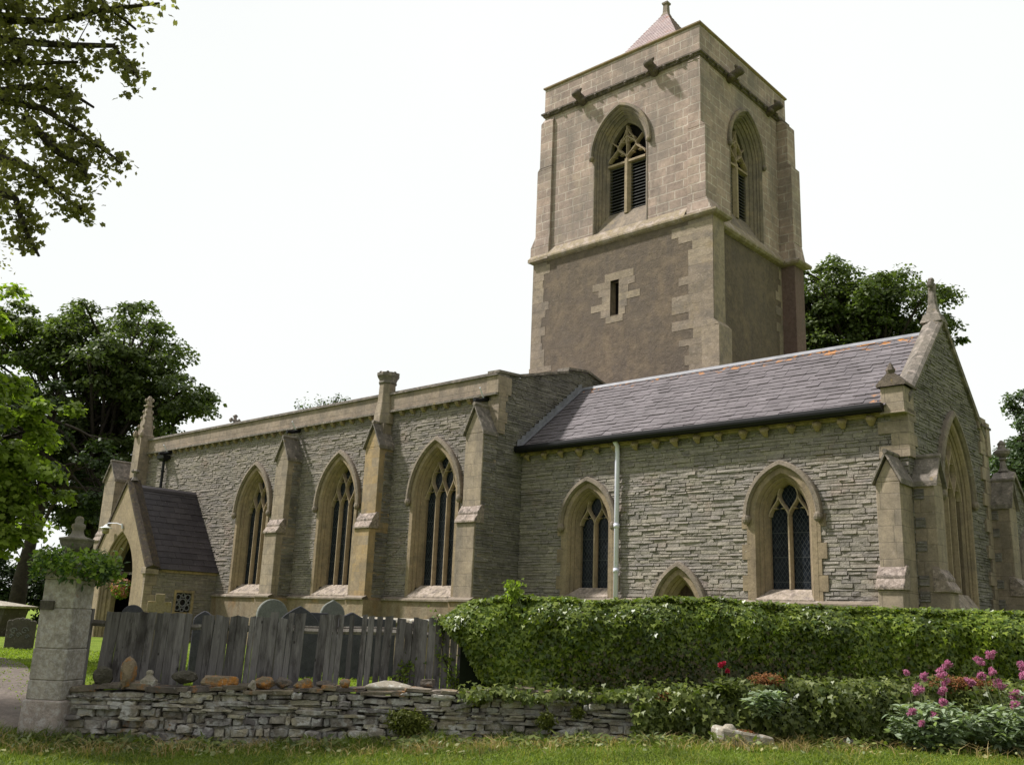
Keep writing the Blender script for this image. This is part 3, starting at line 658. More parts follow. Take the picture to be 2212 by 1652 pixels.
for a0, a1 in ((CW+.06, -12.68), (-11.26, -7.2)):
    mb = MB(); string(mb, a0, a1, CS-.03, .54, .15); part('string_course', mb, M['hood'])
aE = Arch(21.6, .86, .75, 2.95, 1.6)
slope = lambda z: max(0, (z-4.45)*(2.5/2.42))
eo = lambda z: (CS if z < 4.45 else CS+slope(z), CN if z < 4.45 else CN-slope(z))
hE = aE.inset(-.06)
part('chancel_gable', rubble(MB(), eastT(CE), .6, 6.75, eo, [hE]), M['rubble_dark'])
mb = MB(); mb.box(CW, CE-.02, CN-.2, CN, Z0, 4.4)
part('back_wall', mb, M['rubble_dark'])
for a in aC: window(southT(CS), a, .36, 2, .46, church, .88, .22, quoins=(.2, .32, .33), zs_tr=2.42, bw=.082)
window(eastT(CE), aE, .2, 3, .56, church, .92, .28, zs_tr=2.95, insets=[(-.1, .03), (-.1, -.045), (0, -.045), (.05, .01), (.05, .03), (.1, .06), (.1, .08), (.17, .13), (.17, .26)])
# priest's door
mb = MB(); rings = [[southT(CS)(aD.c+x, d, z) for x, z in aD.inset(i).ring(12, True, Z0)] for i, d in ((-.12, .03), (-.12, -.05), (0, -.05), (.05, .04), (.05, .08), (.1, .13), (.1, .16), (.17, .25), (.17, .5))]
mb.loft(rings); dr = part('doorway', mb, M['mould'])
g = MB(); r = aD.inset(.15).ring(12, True, Z0); g.add([southT(CS)(aD.c+x, .3, z) for x, z in r], [tuple(range(len(r)))])
for k in range(-2, 3): g.box(aD.c+k*.13-.006, aD.c+k*.13+.006, CS+.285, CS+.298, Z0, .95)
part('door', g, M['wood_door'], dr)
hoodmould(southT(CS), aD, dr, .12, -.05, False)
# corner quoins of the chancel
mb = MB()
for k, z in enumerate(np.arange(3.45, 4.4, .245)):
    a, b = ((.56, .25), (.3, .4))[k % 2]; mb.box(CE-a, CE+.05, CS-.06, CS+b, z, z+.238)
part('quoin', mb, M['ash']); mb = MB()
for k, z in enumerate(np.arange(.6, 4.9, .3)):
    a = (.5, .3)[k % 2]; mb.box(CE-.2, CE+.06, CN-a, CN+.05, z, z+.292)
mb.box(CE-.3, CE+.1, CN-.1, CN+.16, 4.2, 5.0)
part('quoin', mb, M['ash'])
# eaves table and its carved heads
mb = MB(); mb.box(CW+.02, CE-.4, CS-.17, CS+.1, 4.36, 4.47); mb.box(CW+.02, CE-.4, CS-.1, CS+.1, 4.3, 4.36); part('eaves_table', mb, M['corbel'], church, False, .01)
hm = MB(); rr = []
for zz, r, y in ((.0, .085, -.02), (-.05, .1, -.06), (-.1, .085, -.07), (-.15, .06, -.03), (-.19, .035, 0)):
    rr.append([(r*math.cos(t)*(1+.12*math.cos(3*t)), y-.02+r*.9*math.sin(t), zz) for t in [2*math.pi*k/9 for k in range(9)]])
hm.loft(rr, True, True); first = None
for e in np.arange(-16.6, -7.2, .575):
    if first is None: first = o = obj('corbel_head', hm, M['corbel'], church)
    else: o = first.copy(); COL.objects.link(o)
    o.location = CP((e, CS-.04, 4.33)); o.rotation_euler.z = rng.uniform(-.3, .3); o.scale = (rng.uniform(.9, 1.15),)*3
# roof slates
mb = MB(); eave, ridge = (CS-.24, 4.47), (CM, 6.66); L_ = math.hypot(ridge[0]-eave[0], ridge[1]-eave[1]); dn, dz = (ridge[0]-eave[0])/L_, (ridge[1]-eave[1])/L_
e0, e1 = CW+.02, CE-.32
mb.add([(e0, eave[0]+.05, eave[1]-.02), (e1, eave[0]+.05, eave[1]-.02), (e1, ridge[0], ridge[1]-.03), (e0, ridge[0], ridge[1]-.03), (e1, 2*CM-eave[0], eave[1]-.02), (e0, 2*CM-eave[0], eave[1]-.02)], [(0, 1, 2, 3), (3, 2, 4, 5)])
exp = .195; s = 0; k = 0
while s < L_-.05:
    x = e0-rng.uniform(.0, .2)-(k % 2)*.15
    while x < e1:
        wd = rng.uniform(.25, .35); a, b = max(x+.003, e0), min(x+wd-.003, e1)
        if b-a > .03:
            s1 = min(s+exp*2.0, L_); lift = .03+rng.uniform(-.006, .012); j0, j1 = rng.uniform(-.014, .014), rng.uniform(-.012, .012)
            P = lambda xx, ss, hh: (xx, eave[0]+dn*ss-dz*hh, eave[1]+dz*ss+dn*hh)
            mb.add([P(a, s+j0, lift), P(b, s+j0+j1, lift+rng.uniform(-.003, .003)), P(b, s1, .004), P(a, s1, .004), P(a, s+j0, lift-.022), P(b, s+j0+j1, lift-.022)], [(0, 1, 2, 3), (4, 5, 1, 0), (4, 0, 3), (5, 2, 1)])
        x += wd
    s += exp; k += 1
part('chancel_roof', mb, M['slate'])
mb = MB(); mb.loft([[(x, CM-.1, 6.62), (x, CM-.09, 6.64), (x, CM-.035, 6.7), (x, CM, 6.72), (x, CM+.035, 6.7), (x, CM+.17, 6.58)] for x in (e0, e1)]); 
part('ridge_lead', mb, M['lead'])
mb = MB()
for k in range(16):
    s0, s1 = L_*k/16, L_*(k+1)/16
    a = P(CW+.08, s0, .05); b = P(CW+.08, s1, .05)
    mb.add([(CW+.012+.05, a[1], a[2]+.0), (CW+.062, b[1], a[2]+dz*(s1-s0)*.5), (CW+.062, b[1], b[2]+.13), (CW+.062, a[1], a[2]+.2)], [(0, 1, 2, 3)])
    mb.add([P(CW+.06, s0, .045), P(CW+.2, s0, .045), P(CW+.2, s1, .045), P(CW+.06, s1, .045)], [(0, 1, 2, 3)])
part('lead_flashing', mb, M['lead'])
mb = MB(); ga = []
for x in (CW+.05, CE-.36): ga.append([(x, CS-.21+.09*math.cos(t)-.09, 4.46+.11*math.sin(t)) for t in [math.pi+math.pi*k/8 for k in range(9)]]+[(x, CS-.215, 4.52), (x, CS-.385, 4.52)])
mb.loft(ga, True, True); mb.box(CW+.05, CE-.36, CS-.2, CS-.17, 4.36, 4.5); part('gutter', mb, M['iron'])
mb = MB(); mb.tube([(-13.66, CS-.3, 4.44), (-13.66, CS-.14, 4.28), (-13.66, CS-.12, 4.1), (-13.66, CS-.12, Z0)], .058, 10)
for z in (2.28, 1.22, -.2): mb.tube([(-13.66, CS-.12, z), (-13.66, CS-.12, z+.1)], .072, 10)
part('drainpipe', mb, M['pipe'], church, True)
# gable parapet, kneelers, cross
mb = MB(); sx = [(CS-.02, 4.62), (CM, 7.05), (CN+.02, 4.62)]
def gab(n, z, d): return [(CE-.3, n, z-.16), (CE+.07, n, z-.16), (CE+.09, n, z-.05), (CE+.03, n, z+.02), (CE-.12, n, z+.08), (CE-.32, n, z-.03)]
mb.loft([gab(CS+.05, 4.72, 0), gab(CM, 7.02, 0), gab(CN-.05, 4.72, 0)], True, True)
part('gable_coping', mb, M['coping'])
for n0, n1 in ((CS-.26, CS+.4), (CN-.4, CN+.26)):
    mb = MB(); mb.box(CE-.42, CE+.05, n0+.06, n1-.06, 4.34, 4.86); mb.box(CE-.44, CE+.07, n0+.02, n1-.1, 4.3, 4.338); kn = part('kneeler', mb, M['ash'], church, False, .012)
    mid = CE-.185; mb = MB()
    mb.add([(x, n, z) for n in (n0, n1) for x, z in ((CE-.48, 4.86), (CE+.11, 4.86), (CE+.11, 4.91), (mid, 5.18), (CE-.48, 4.91))], [(0, 1, 2, 3, 4), (9, 8, 7, 6, 5), (1, 6, 7, 2), (2, 7, 8, 3), (3, 8, 9, 4), (4, 9, 5, 0)])
    mb.lathe([(.07, 0), (.1, .06), (.06, .14), (.02, .22)], (mid, (n0+.06) if n0 < 20 else n1-.06, 5.12), 7)
    part('gablet', mb, M['gargoyle'], kn)
mb = MB(); mb.loft([[(CE-.14+sx_*w_, CM+sy*w_, z) for sx_, sy in ((-1, -1), (1, -1), (1, 1), (-1, 1))] for z, w_ in ((6.85, .24), (7.06, .17), (7.08, .13), (7.3, .085), (7.75, .06))], True, True)
f = lambda a, b, d: (CE-.14+d, CM+a, 7.78+b)
for k in range(4):
    a = k*math.pi/2; ca, sa = math.cos(a), math.sin(a)
    mb.prism([(x*ca-y*sa, x*sa+y*ca) for x, y in ((0, -.045), (.07, -.045), (.11, -.09), (.17, -.05), (.17, .05), (.11, .09), (.07, .045), (0, .045))], f, -.05, .05)
part('gable_cross', mb, M['coping'], church, False, .012)
# chancel buttresses
buttress(-7.15, -6.68, 19, 18.38, 18.22, 2.88, 3.42, 1.27, .84, Z0, M['ash'], side=False)
def swapE(n_c, e_w):
    """turn a south-facing buttress into an east-projecting one"""
    return lambda p: (e_w + (19 - p[1]), n_c + p[0], p[2])
o = buttress(-.24, .24, 19, 18.58, 18.42, 2.9, 3.42, 1.27, .84, Z0, M['ash'], side=False, T=swapE(19.3, CE))
for z in (.65, .95, 1.6, 2.05, 2.6):
  mb = rubble(MB(), southT(19.05), z, z+.2, lambda zz: (CE+.03, CE+.22), dp=(.008, .02)); part('rubble_side', mb, M['rubble_dark'], o)
o = buttress(-.26, .26, 19, 18.55, 18.35, 3.0, 3.6, 1.38, .98, Z0, M['ash'], side=False, T=swapE(24.2, CE))
for z in (.7, 1.15, 1.75, 2.3, 2.7):
  mb = rubble(MB(), southT(23.93), z, z+.2, lambda zz: (CE+.03, CE+.2), dp=(.008, .02)); part('rubble_side', mb, M['rubble_dark'], o)
# ---- vestry beyond, with its own gable and window
aV = Arch(29.9, .62, .3, 1.6, 1.15); VE = -7.5; VS, VN, VM = 25.2, 33.4, 29.3
sv = lambda z: max(0, (z-1.6))*(4.1/3.0)
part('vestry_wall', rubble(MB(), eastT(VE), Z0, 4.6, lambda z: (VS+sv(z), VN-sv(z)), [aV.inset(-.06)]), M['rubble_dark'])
window(eastT(VE), aV, .2, 2, .5, church, .5, .25, zs_tr=1.6, insets=[(-.1, .03), (-.1, -.045), (0, -.045), (.05, .01), (.05, .03), (.1, .06), (.1, .08), (.17, .13), (.17, .26)])
mb = MB(); mb.loft([[(VE-.5, n, z-.1), (VE+.08, n, z-.1), (VE+.08, n, z+.03), (VE-.2, n, z+.12), (VE-.5, n, z+.02)] for n, z in ((VS-.1, 1.55), (VM, 4.6), (VN+.1, 1.55))], True, True)
mb.box(-16, VE-.3, VS+.1, VS+.3, Z0, 1.6); mb.add([(VE-.3, VS, 1.5), (VE-.3, VM, 4.45), (-16, VM, 4.45), (-16, VS, 1.5)], [(0, 1, 2, 3)])
part('gable_coping', mb, M['coping'])
mb = MB(); mb.lathe([(.16, 0), (.1, .1), (.07, .3), (.13, .34), (.08, .4), (.2, .5), (.22, .58), (.12, .66), (.1, .74), (.12, .8), (.03, .9)], (VE-.22, VM, 4.66), 8); part('finial', mb, M['coping'], church)

# ---- porch
PE, PWst, PS, PM = -29.75, -33.75, 15.42, -31.75
aP = Arch(PM+.03, 1.12, Z0-.1, .75, 1.72)
mb = wall_face(MB(), southT(PS), [Z0-.1, -.5, 1.25, 1.7, 2.4, 3.2, 4.2], lambda z: (PWst, PE) if z < 1.25 else (PWst+(z-1.25)*(2.0/2.95), PE-(z-1.25)*(2.0/2.95)), [aP])
mb.box(PE-.32, PE-.012, PS+.02, PS+.4, Z0, 1.2)
porch = part('porch', mb, M['porch_wall'])
mb = MB(); rings = [[southT(PS)(aP.c+x, d, z) for x, z in aP.inset(i).ring(14, True, Z0)] for i, d in ((0, 0), (.04, .02), (.04, .07), (.1, .1), (.1, .14), (.18, .2), (.18, .26), (.27, .33), (.27, .5))]
mb.loft(rings); part('archway', mb, M['mould'], porch)
mb = MB()
hw = Arch(16.86, .29, -.12, .5, .01)
rubble(mb, eastT(PE), Z0, 1.12, lambda z: (PS+.3, NS), [hw], hc=(.05, .1), dp=(.004, .018))
part('side_wall', mb, M['rubble_nave'], porch)
mb = MB()
for k, z in enumerate(np.arange(Z0, 1.05, .29)): mb.box(PE-.1, PE+.02, PS-.004, PS+(.42, .28)[k % 2], z, z+.284)
mb.box(PE-.2, PE+.1, PS-.06, PS+.4, 1.04, 1.25)
part('quoin', mb, M['ash'], porch, False, .008)
mb = MB(); mb.box(PE-.5, PE+.05, PS+.4, NS, 1.12, 1.22); part('eaves_table', mb, M['corbel'], porch)
# small square window with a pierced quatrefoil
wn = MB(); T = eastT(PE)
for x0, x1, z0, z1 in ((16.5, 16.58, -.2, .58), (17.14, 17.22, -.2, .58), (16.58, 17.14, .5, .58), (16.58, 17.14, -.2, -.12)): wn.add([T(x, d, z) for d in (.1, -.03) for x, z in ((x0, z0), (x1, z0), (x1, z1), (x0, z1))], [(4, 5, 6, 7), (0, 1, 5, 4), (1, 2, 6, 5), (2, 3, 7, 6), (3, 0, 4, 7)])
pw = part('window', wn, M['corbel'], porch)
lt = MB()
for cx, cz, r in ((16.86, .19, .115), (16.69, .36, .085), (17.03, .36, .085), (16.69, .02, .085), (17.03, .02, .085), (16.86, .42, .06), (16.86, -.04, .06), (16.65, .19, .06), (17.07, .19, .06)):
    lt.loft([[T(cx+(r+a)*math.cos(t), d, cz+(r+a)*math.sin(t)) for t in [2*math.pi*k/14 for k in range(14)]] for a, d in ((-.012, .06), (-.012, .02), (.016, .02), (.016, .06))], True)
part('window_lattice', lt, M['lead'], porch)
g = MB(); g.add([T(16.56, .07, -.14), T(17.16, .07, -.14), T(17.16, .07, .52), T(16.56, .07, .52)], [(0, 1, 2, 3)]); part('window_glass', g, M['dark_glass'], porch)
# porch roof slates (steep), both slopes
mb = MB(); ev, rg = (PE+.12, 1.2), (PM, 4.03); L2 = math.hypot(rg[0]-ev[0], rg[1]-ev[1]); de, dzz = (rg[0]-ev[0])/L2, (rg[1]-ev[1])/L2
Q2 = lambda n, ss, hh, sg=1: (PM+sg*(ev[0]-PM+de*ss+dzz*hh), n, ev[1]+dzz*ss-de*hh)
for sg in (1, -1):
    mb.add([Q2(PS+.3, 0, 0, sg), Q2(NS, 0, 0, sg), Q2(NS, L2, 0, sg), Q2(PS+.3, L2, 0, sg)], [(0, 1, 2, 3)])
    s = 0; k = 0
    while s < L2-.05:
        n = PS+.3-(k % 2)*.2
        while n < NS:
            wd = .4; a, b = max(n+.003, PS+.3), min(n+wd-.003, NS-.005)
            if b-a > .02:
                s1 = min(s+.5, L2); l = .026+rng.uniform(-.003, .006)
                mb.add([Q2(a, s, l, sg), Q2(b, s, l, sg), Q2(b, s1, .003, sg), Q2(a, s1, .003, sg), Q2(a, s, l-.016, sg), Q2(b, s, l-.016, sg)], [(0, 1, 2, 3), (4, 5, 1, 0), (4, 0, 3), (5, 2, 1)])
            n += wd
        s += .25; k += 1
part('porch_roof', mb, M['slate_dark'], porch)
mb = MB(); mb.loft([[(PM-.14, n, 3.9), (PM-.1, n, 4.0), (PM, n, 4.09), (PM+.1, n, 4.0), (PM+.14, n, 3.9)] for n in (PS+.3, NS)]); part('ridge_tile', mb, M['slate_dark'], porch)
mb = MB()
def pc(e, z, o=0): return [(e+o*.06, PS-.05, z-.06), (e+o*.1, PS-.05, z+.04), (e+o*.17, PS+.12, z+.12), (e+o*.13, PS+.42, z+.06), (e, PS+.42, z-.12)]
mb.loft([pc(PWst-.02, 1.2, -1), pc(PM, 4.2, 0), pc(PE+.02, 1.2, 1)], True, True)
M['moss_coping'] = stone('moss_coping', (.085, .062, .05), (.06, .05, .042), 0, [((.13, .1, .05), 7, .5, .64, .6), (DARK, 16, .5, .6, .6), (WHITE, 20, .68, .74, .5)], 6, 1.)
part('gable_coping', mb, M['moss_coping'], porch)
mb = MB(); c = (PM+.05, PS+.18, 4.2)
mb.lathe([(.15, 0), (.1, .08), (.07, .12), (.07, .3), (.12, .33), (.05, .38)], c, 6)
for a in (0, math.pi/2, math.pi, 3*math.pi/2): mb.lathe([(.03, 0), (.06, .05), (.03, .12)], (c[0]+.1*math.cos(a), c[1]+.1*math.sin(a), c[2]+.26), 6)
part('finial', mb, M['coping'], porch)
mb = MB(); mb.box(PWst+.9, PE-.9, NS-.03, NS-.02, Z0, 2.3); mb.box(PWst+.02, PWst+.1, PS+.1, NS, Z0, 1.1); mb.box(PE-.42, PE-.34, PS+.4, NS, Z0, 1.1)
part('dark_porch_inside', mb, M['interior'], porch)  # near-black door sheet and wall linings stand in for shade inside the porch

# ---- tower
TW, TE, TS, TN = -20.88, -14.36, 24.1, 30.1
mb = MB(); slit = Arch(-17.6, .17, 9.8, 11.04, .02)
wall_face(mb, southT(TS-.04), [5.0, 8.5, 12.4], lambda z: (-21.16 if z > 8.49 else -21.2, -13.92), [slit])
wall_face(mb, eastT(TE), [5.0, 12.4], lambda z: (TS+.6, TN))
mb.box(-21.16, -20.9, TS-.03, TN, 5, 12.4); mb.box(TW, TE, TN-.1, TN, 5, 12.4)
tower = part('tower', mb, M['tower_render'])
# belfry stage
aB = Arch(-17.47, 1.08, 12.75, 15.75, 1.5); aB2 = Arch(27.08, 1.08, 12.75, 15.75, 1.5)
mb = MB(); zz = list(np.arange(12.3, 18.2, .5))+[18.15]
wall_face(mb, southT(TS), zz, lambda z: (TW, TE), [aB.inset(-.04)]); wall_face(mb, eastT(TE), zz, lambda z: (TS, TN), [aB2.inset(-.04)])
mb.box(TW, TW+.1, TS+.02, TN, 12.3, 18.15); mb.box(TW+.1, TE-.02, TN-.1, TN, 12.3, 18.15)
part('belfry_stage', mb, M['tower_ash'], tower)
# pilasters / angle buttresses
mb = MB()
def stepped(mb, prof):
    for e0, e1, n0, n1, z0, z1 in prof: mb.box(e0, e1, n0, n1, z0, z1)
def weather(mb, e0, e1, n0, n1, z, h, ins):
    mb.loft([[(e0, n0, z), (e1, n0, z), (e1, n1, z), (e0, n1, z)], [(e0+ins[0], n0+ins[2], z+h), (e1-ins[1], n0+ins[2], z+h), (e1-ins[1], n1-ins[3], z+h), (e0+ins[0], n1-ins[3], z+h)]], True, True)
mb.box(-21.0, -20.43, TS-.09, TS+.6, 15.95, 17.78); weather(mb, -21.0, -20.43, TS-.09, TS+.6, 17.78, .22, (.12, 0, .09, 0))
mb.box(-21.1, -20.43, TS-.09, TS+.6, 13.3, 15.9); weather(mb, -21.1, -20.43, TS-.09, TS+.6, 15.9, .12, (.1, 0, 0, 0))
weather(mb, -21.27, -20.43, TS-.13, TS+.6, 12.95, .4, (.17, 0, .04, 0)); mb.box(-21.27, -20.43, TS-.13, TS+.6, 12.45, 12.96)
part('angle_buttress', mb, M['tower_ash'], tower, False, .012); mb = MB()
mb.box(-14.78, -14.3, TS-.05, TS+.55, 15.6, 17.9); weather(mb, -14.78, -14.3, TS-.07, TS+.55, 17.9, .18, (.03, .06, .07, 0))
mb.box(-14.8, -14.14, TS-.06, TS+.6, 13.0, 15.5); weather(mb, -14.8, -14.14, TS-.06, TS+.6, 15.5, .14, (.02, .16, .0, .05))
weather(mb, -14.85, -13.93, TS-.1, TS+.66, 12.55, .46, (.05, .2, .04, .06)); 
part('angle_buttress', mb, M['tower_ash'], tower, False, .012); mb = MB()
mb.box(TE, -13.97, 29.43, 30.05, 16.2, 17.8); weather(mb, TE, -13.97, 29.43, 30.05, 17.8, .2, (0, .2, 0, 0))
mb.box(TE, -13.84, 29.41, 30.07, 13.2, 16.12); weather(mb, TE, -13.84, 29.41, 30.07, 16.12, .14, (0, .14, 0, 0))
weather(mb, TE, -13.72, 29.37, 30.12, 12.4, .8, (0, .13, .04, .05))
part('angle_buttress', mb, M['tower_ash'], tower, False, .012)
mb = MB(); mb.box(TE, -13.93, TS-.0445, 24.76, 8.9, 12.4); mb.box(TE, -13.75, TS-.05, 24.8, 5, 8.8); weather(mb, TE, -13.75, TS-.05, 24.8, 8.8, .2, (0, .18, 0, .04))
part('angle_buttress', mb, M['tower_quoin'], tower, False, .012)
mb = MB(); mb.box(TE, -13.85, 29.43, 30.12, 5, 12.35); part('angle_buttress', mb, M['tower_brown'], tower, False, .012)
# weathered ledge with drip mould
mb = MB()
def led(n0, z0, o): return [(n0, z0)]
S_ = [(.0, 12.84), (-.2, 12.5), (-.2, 12.44), (-.14, 12.38), (.02, 12.34)]
mb.loft([[(-21.32 if d < -.1 else -21.05, TS+d, z) for d, z in S_], [(-14.85, TS+d, z) for d, z in S_]], False)
mb.loft([[(TE-d, TS+.66, z) for d, z in S_], [(TE-d, 29.42, z) for d, z in S_]], False)
S2 = [(.0, 12.6), (-.22, 12.5), (-.22, 12.44), (-.16, 12.38), (.02, 12.34)]
mb.loft([[(-14.85, TS+d, z) for d, z in S2], [(-13.93-d+.0, TS+d, z) for d, z in S2], [(-13.93-d, TS+.66-d*.6, z) for d, z in S2], [(TE-d, TS+.68-d*.6, z) for d, z in S2]], False)
mb.loft([[(TE-d, 29.4+d*.6, z) for d, z in S2], [(-13.82-d, 29.42+d*.6, z) for d, z in S2], [(-13.82-d, 30.14-d*.6, z) for d, z in S2]], False)
mb.box(-21.3, -20.4, TS-.22, TS+.6, 12.38, 12.46)
part('ledge', mb, M['ledge'], tower)
# quoins set into the render
mb = MB(); mq2 = MB(); mq3 = MB(); z = 5.6; k = 0
while z < 12.25:
    h = rng.uniform(.2, .34); h = min(h, 12.34-z)
    a = rng.choice((.5, .62, .75, .95, .45)); b = rng.choice((.85, 1.0, 1.2, 1.45, .7))
    mb.box(-21.175 if z > 8.5 else -21.215, -21.16+a, TS-.047, TS+.1, z, z+h-.004); mq2.box(-13.95-b, -13.932, TS-.0475, TS+.1, z, z+h-.004)
    c_ = rng.choice((.12, .3, .5, .2)); mq3.box(TE-.1, TE+.012, 29.45-c_, 29.45, z, z+h-.004)
    z += h; k += 1
for w_ in (mb, mq2, mq3): part('quoin', w_, M['tower_quoin'], tower)
mb = MB()
for z, h, a, b in ((9.55, .22, .34, .34), (9.77, .25, .55, .42), (10.02, .24, .95, .5), (10.26, .24, .5, 1.0), (10.5, .25, .65, .55), (10.75, .25, .9, .8), (11.0, .27, .4, .75)):
    if z < 9.7 or z > 10.95: mb.box(-17.6-a, -17.6+b, TS-.049, TS+.1, z, z+h-.004)
    else: mb.box(-17.6-a, -17.77, TS-.049, TS+.1, z, z+h-.004); mb.box(-17.43, -17.6+b, TS-.049, TS+.1, z, z+h-.004)
part('slit_surround', mb, M['tower_quoin'], tower)
mb = MB(); mb.loft([[(x, TS+d, z) for x, z in ((-17.77, 9.77), (-17.43, 9.77), (-17.43, 11.0), (-17.77, 11.0))] for d in (-.05, .3)], True); mb2 = MB(); mb2.add([(x, TS+.26, z) for x, z in ((-17.77, 9.77), (-17.43, 9.77), (-17.43, 11.0), (-17.77, 11.0))], [(0, 1, 2, 3)])
part('slit_window', mb, M['tower_quoin'], tower); part('slit_opening', mb2, M['interior'], tower)
# belfry windows: surround, transom, louvres, tracery
def belfry(T, a):
    prof = [(-.04, .06), (-.04, -.012), (0, -.012), (.05, .05), (.05, .09), (.1, .12), (.1, .16), (.16, .22), (.16, .26), (.24, .34), (.24, .37), (.33, .44), (.33, .62)]
    mb = MB(); mb.loft([[T(a.c+x, d, z) for x, z in a.inset(i).ring(16, True, 12.6)] for i, d in prof])
    mb.add([T(a.c-a.w, -.02, 12.72), T(a.c+a.w, -.02, 12.72), T(a.c+.8, .46, 13.62), T(a.c-.8, .46, 13.62), T(a.c-.8, .66, 13.64), T(a.c+.8, .66, 13.64)], [(0, 1, 2, 3), (3, 2, 5, 4)])
    b = part('belfry_window', mb, M['hood2'], tower)
    inn = a.inset(.33); inn.z0 = 13.55
    tr = tracery(T, inn, 2, .44, .1, .36, .54, 15.55); bar(tr, T, [(a.c, 15.5), (a.c, 16.75)], .085, .37, .55)
    for sg in (-1, 1):      # mouchettes curling out to the arch and back to the apex
        for pts in (ogee(a.c+sg*.36, sg*.3, 15.97, .42), ogee(a.c+sg*.36, -sg*.3, 15.99, .62), [(a.c+sg*(.375+.2*math.cos(u)), 15.72+.2*math.sin(u)) for u in np.linspace(.2, 2.94, 8)], [(a.c+sg*(.17+.12*math.cos(u)), 16.2+.13*math.sin(u)) for u in np.linspace(-.6, 3.7, 8)]):
            pts = [(x, z) for x, z in pts if abs(x-a.c) <= inn.half(z)+.05 and z < inn.top]
            if len(pts) > 2: bar(tr, T, pts, .065, .39, .54)
    for x in (-.375, .375):
        pass
    tr.add([T(a.c+x, d, z) for x in (-.77, .77) for d, z in ((.36, 15.36), (.36, 15.43), (.46, 15.5), (.6, 15.5), (.6, 15.36))], [(0, 1, 2, 3, 4), (9, 8, 7, 6, 5), (0, 5, 6, 1), (1, 6, 7, 2), (2, 7, 8, 3), (4, 9, 5, 0)])
    bar(tr, T, [(a.c, 13.5), (a.c, 15.5)], .26, .34, .58)
    part('tracery', tr, M['trac'], tower)
    lv = MB()
    for z in np.arange(13.66, 15.36, .115):
        for x0, x1 in ((a.c-.74, a.c-.12), (a.c+.12, a.c+.74)):
            lv.add([T(x, d, zz) for x in (x0, x1) for d, zz in ((.47, z), (.47, z+.025), (.6, z+.1), (.6, z+.075))], [(0, 1, 2, 3), (7, 6, 5, 4), (0, 4, 5, 1), (1, 5, 6, 2), (3, 7, 4, 0), (2, 6, 7, 3)])
    part('louvres', lv, M['louvre'], tower)
    g = MB(); r = inn.inset(-.02).ring(12, True, 13.5); g.add([T(a.c+x, .64, z) for x, z in r], [tuple(range(len(r)))]); part('belfry_opening', g, M['interior'], tower)
    h = hoodmould(T, a, tower, .04, -.012, True, 'hood2', .13)
M['hood2'] = stone('hood2', (.25, .2, .155), (.19, .155, .125), 0, [((.12, .105, .095), 1.6, .48, .62, .7), ((.33, .25, .15), 1.3, .56, .68, .5)], 2, .4, stain=((.12, .105, .1), .6))
belfry(southT(TS), aB); belfry(eastT(TE), aB2)
# string course under the parapet, parapet, coping
def ringbox(mb, e0, e1, n0, n1, sec):
    mb.loft([[(e0+o, n0+o, z), (e1-o, n0+o, z), (e1-o, n1-o, z), (e0+o, n1-o, z)] for o, z in sec], True)
mb = MB(); ringbox(mb, -21.0, -14.22, TS-.14, TN+.12, [(.14, 18.02), (.07, 18.05), (.08, 18.1), (.01, 18.13), (.01, 18.19), (.11, 18.25)])
for e in np.arange(-20.6, -14.4, .55): mb.lathe([(.03, -.06), (.075, 0), (.03, .06)], (e+rng.uniform(-.1, .1), TS-.1, 18.08), 6)
for n in np.arange(24.5, 30, .55): mb.lathe([(.03, -.06), (.075, 0), (.03, .06)], (-14.25, n, 18.08), 6)
part('string_course', mb, M['string'], tower)
mb = MB(); ringbox(mb, -20.9, -14.34, TS-.02, TN+.02, [(0, 18.2), (0, 19.2), (.3, 19.2), (.3, 18.5)]); part('tower_parapet', mb, M['tower_ash'], tower)
mb = MB(); ringbox(mb, -20.96, -14.28, TS-.08, TN+.08, [(.05, 19.18), (0, 19.22), (0, 19.27), (.12, 19.34), (.3, 19.36), (.42, 19.2)])
part('parapet_coping', mb, M['coping_tower'], tower)
mb = MB(); mb.add([(-20.6, 24.4, 18.6), (-14.6, 24.4, 18.6), (-14.6, 29.8, 18.6), (-20.6, 29.8, 18.6)], [(0, 1, 2, 3)]); part('tower_roof', mb, M['lead'], tower)
# spirelet with tile courses
mb = MB(); cx, cy, zt = -17.6, 27.15, 22.8; sl_ = 2.45/4.2
for k in range(36):
    z0, z1 = 18.6+k*4.2/36, 18.6+(k+1)*4.2/36; r0, r1 = (zt-z0)*sl_+.018, (zt-z1)*sl_+.0
    sq4 = lambda r, z: [(cx-r, cy-r, z), (cx+r, cy-r, z), (cx+r, cy+r, z), (cx-r, cy+r, z)]
    mb.loft([sq4(max(r0-.03, .01), z0), sq4(r0, z0), sq4(max(r1, .01), z1)], True)
part('spire', mb, M['tile'], tower)
mb = MB(); mb.loft([[(cx+sx_*r, cy+sy*r, z) for sx_, sy in ((-1, -1), (1, -1), (1, 1), (-1, 1))] for z, r in ((22.55, .16), (22.7, .1), (23.05, .085), (23.07, .12), (23.14, .13), (23.18, .05))], True, True); part('spire_finial', mb, M['hood'], tower)
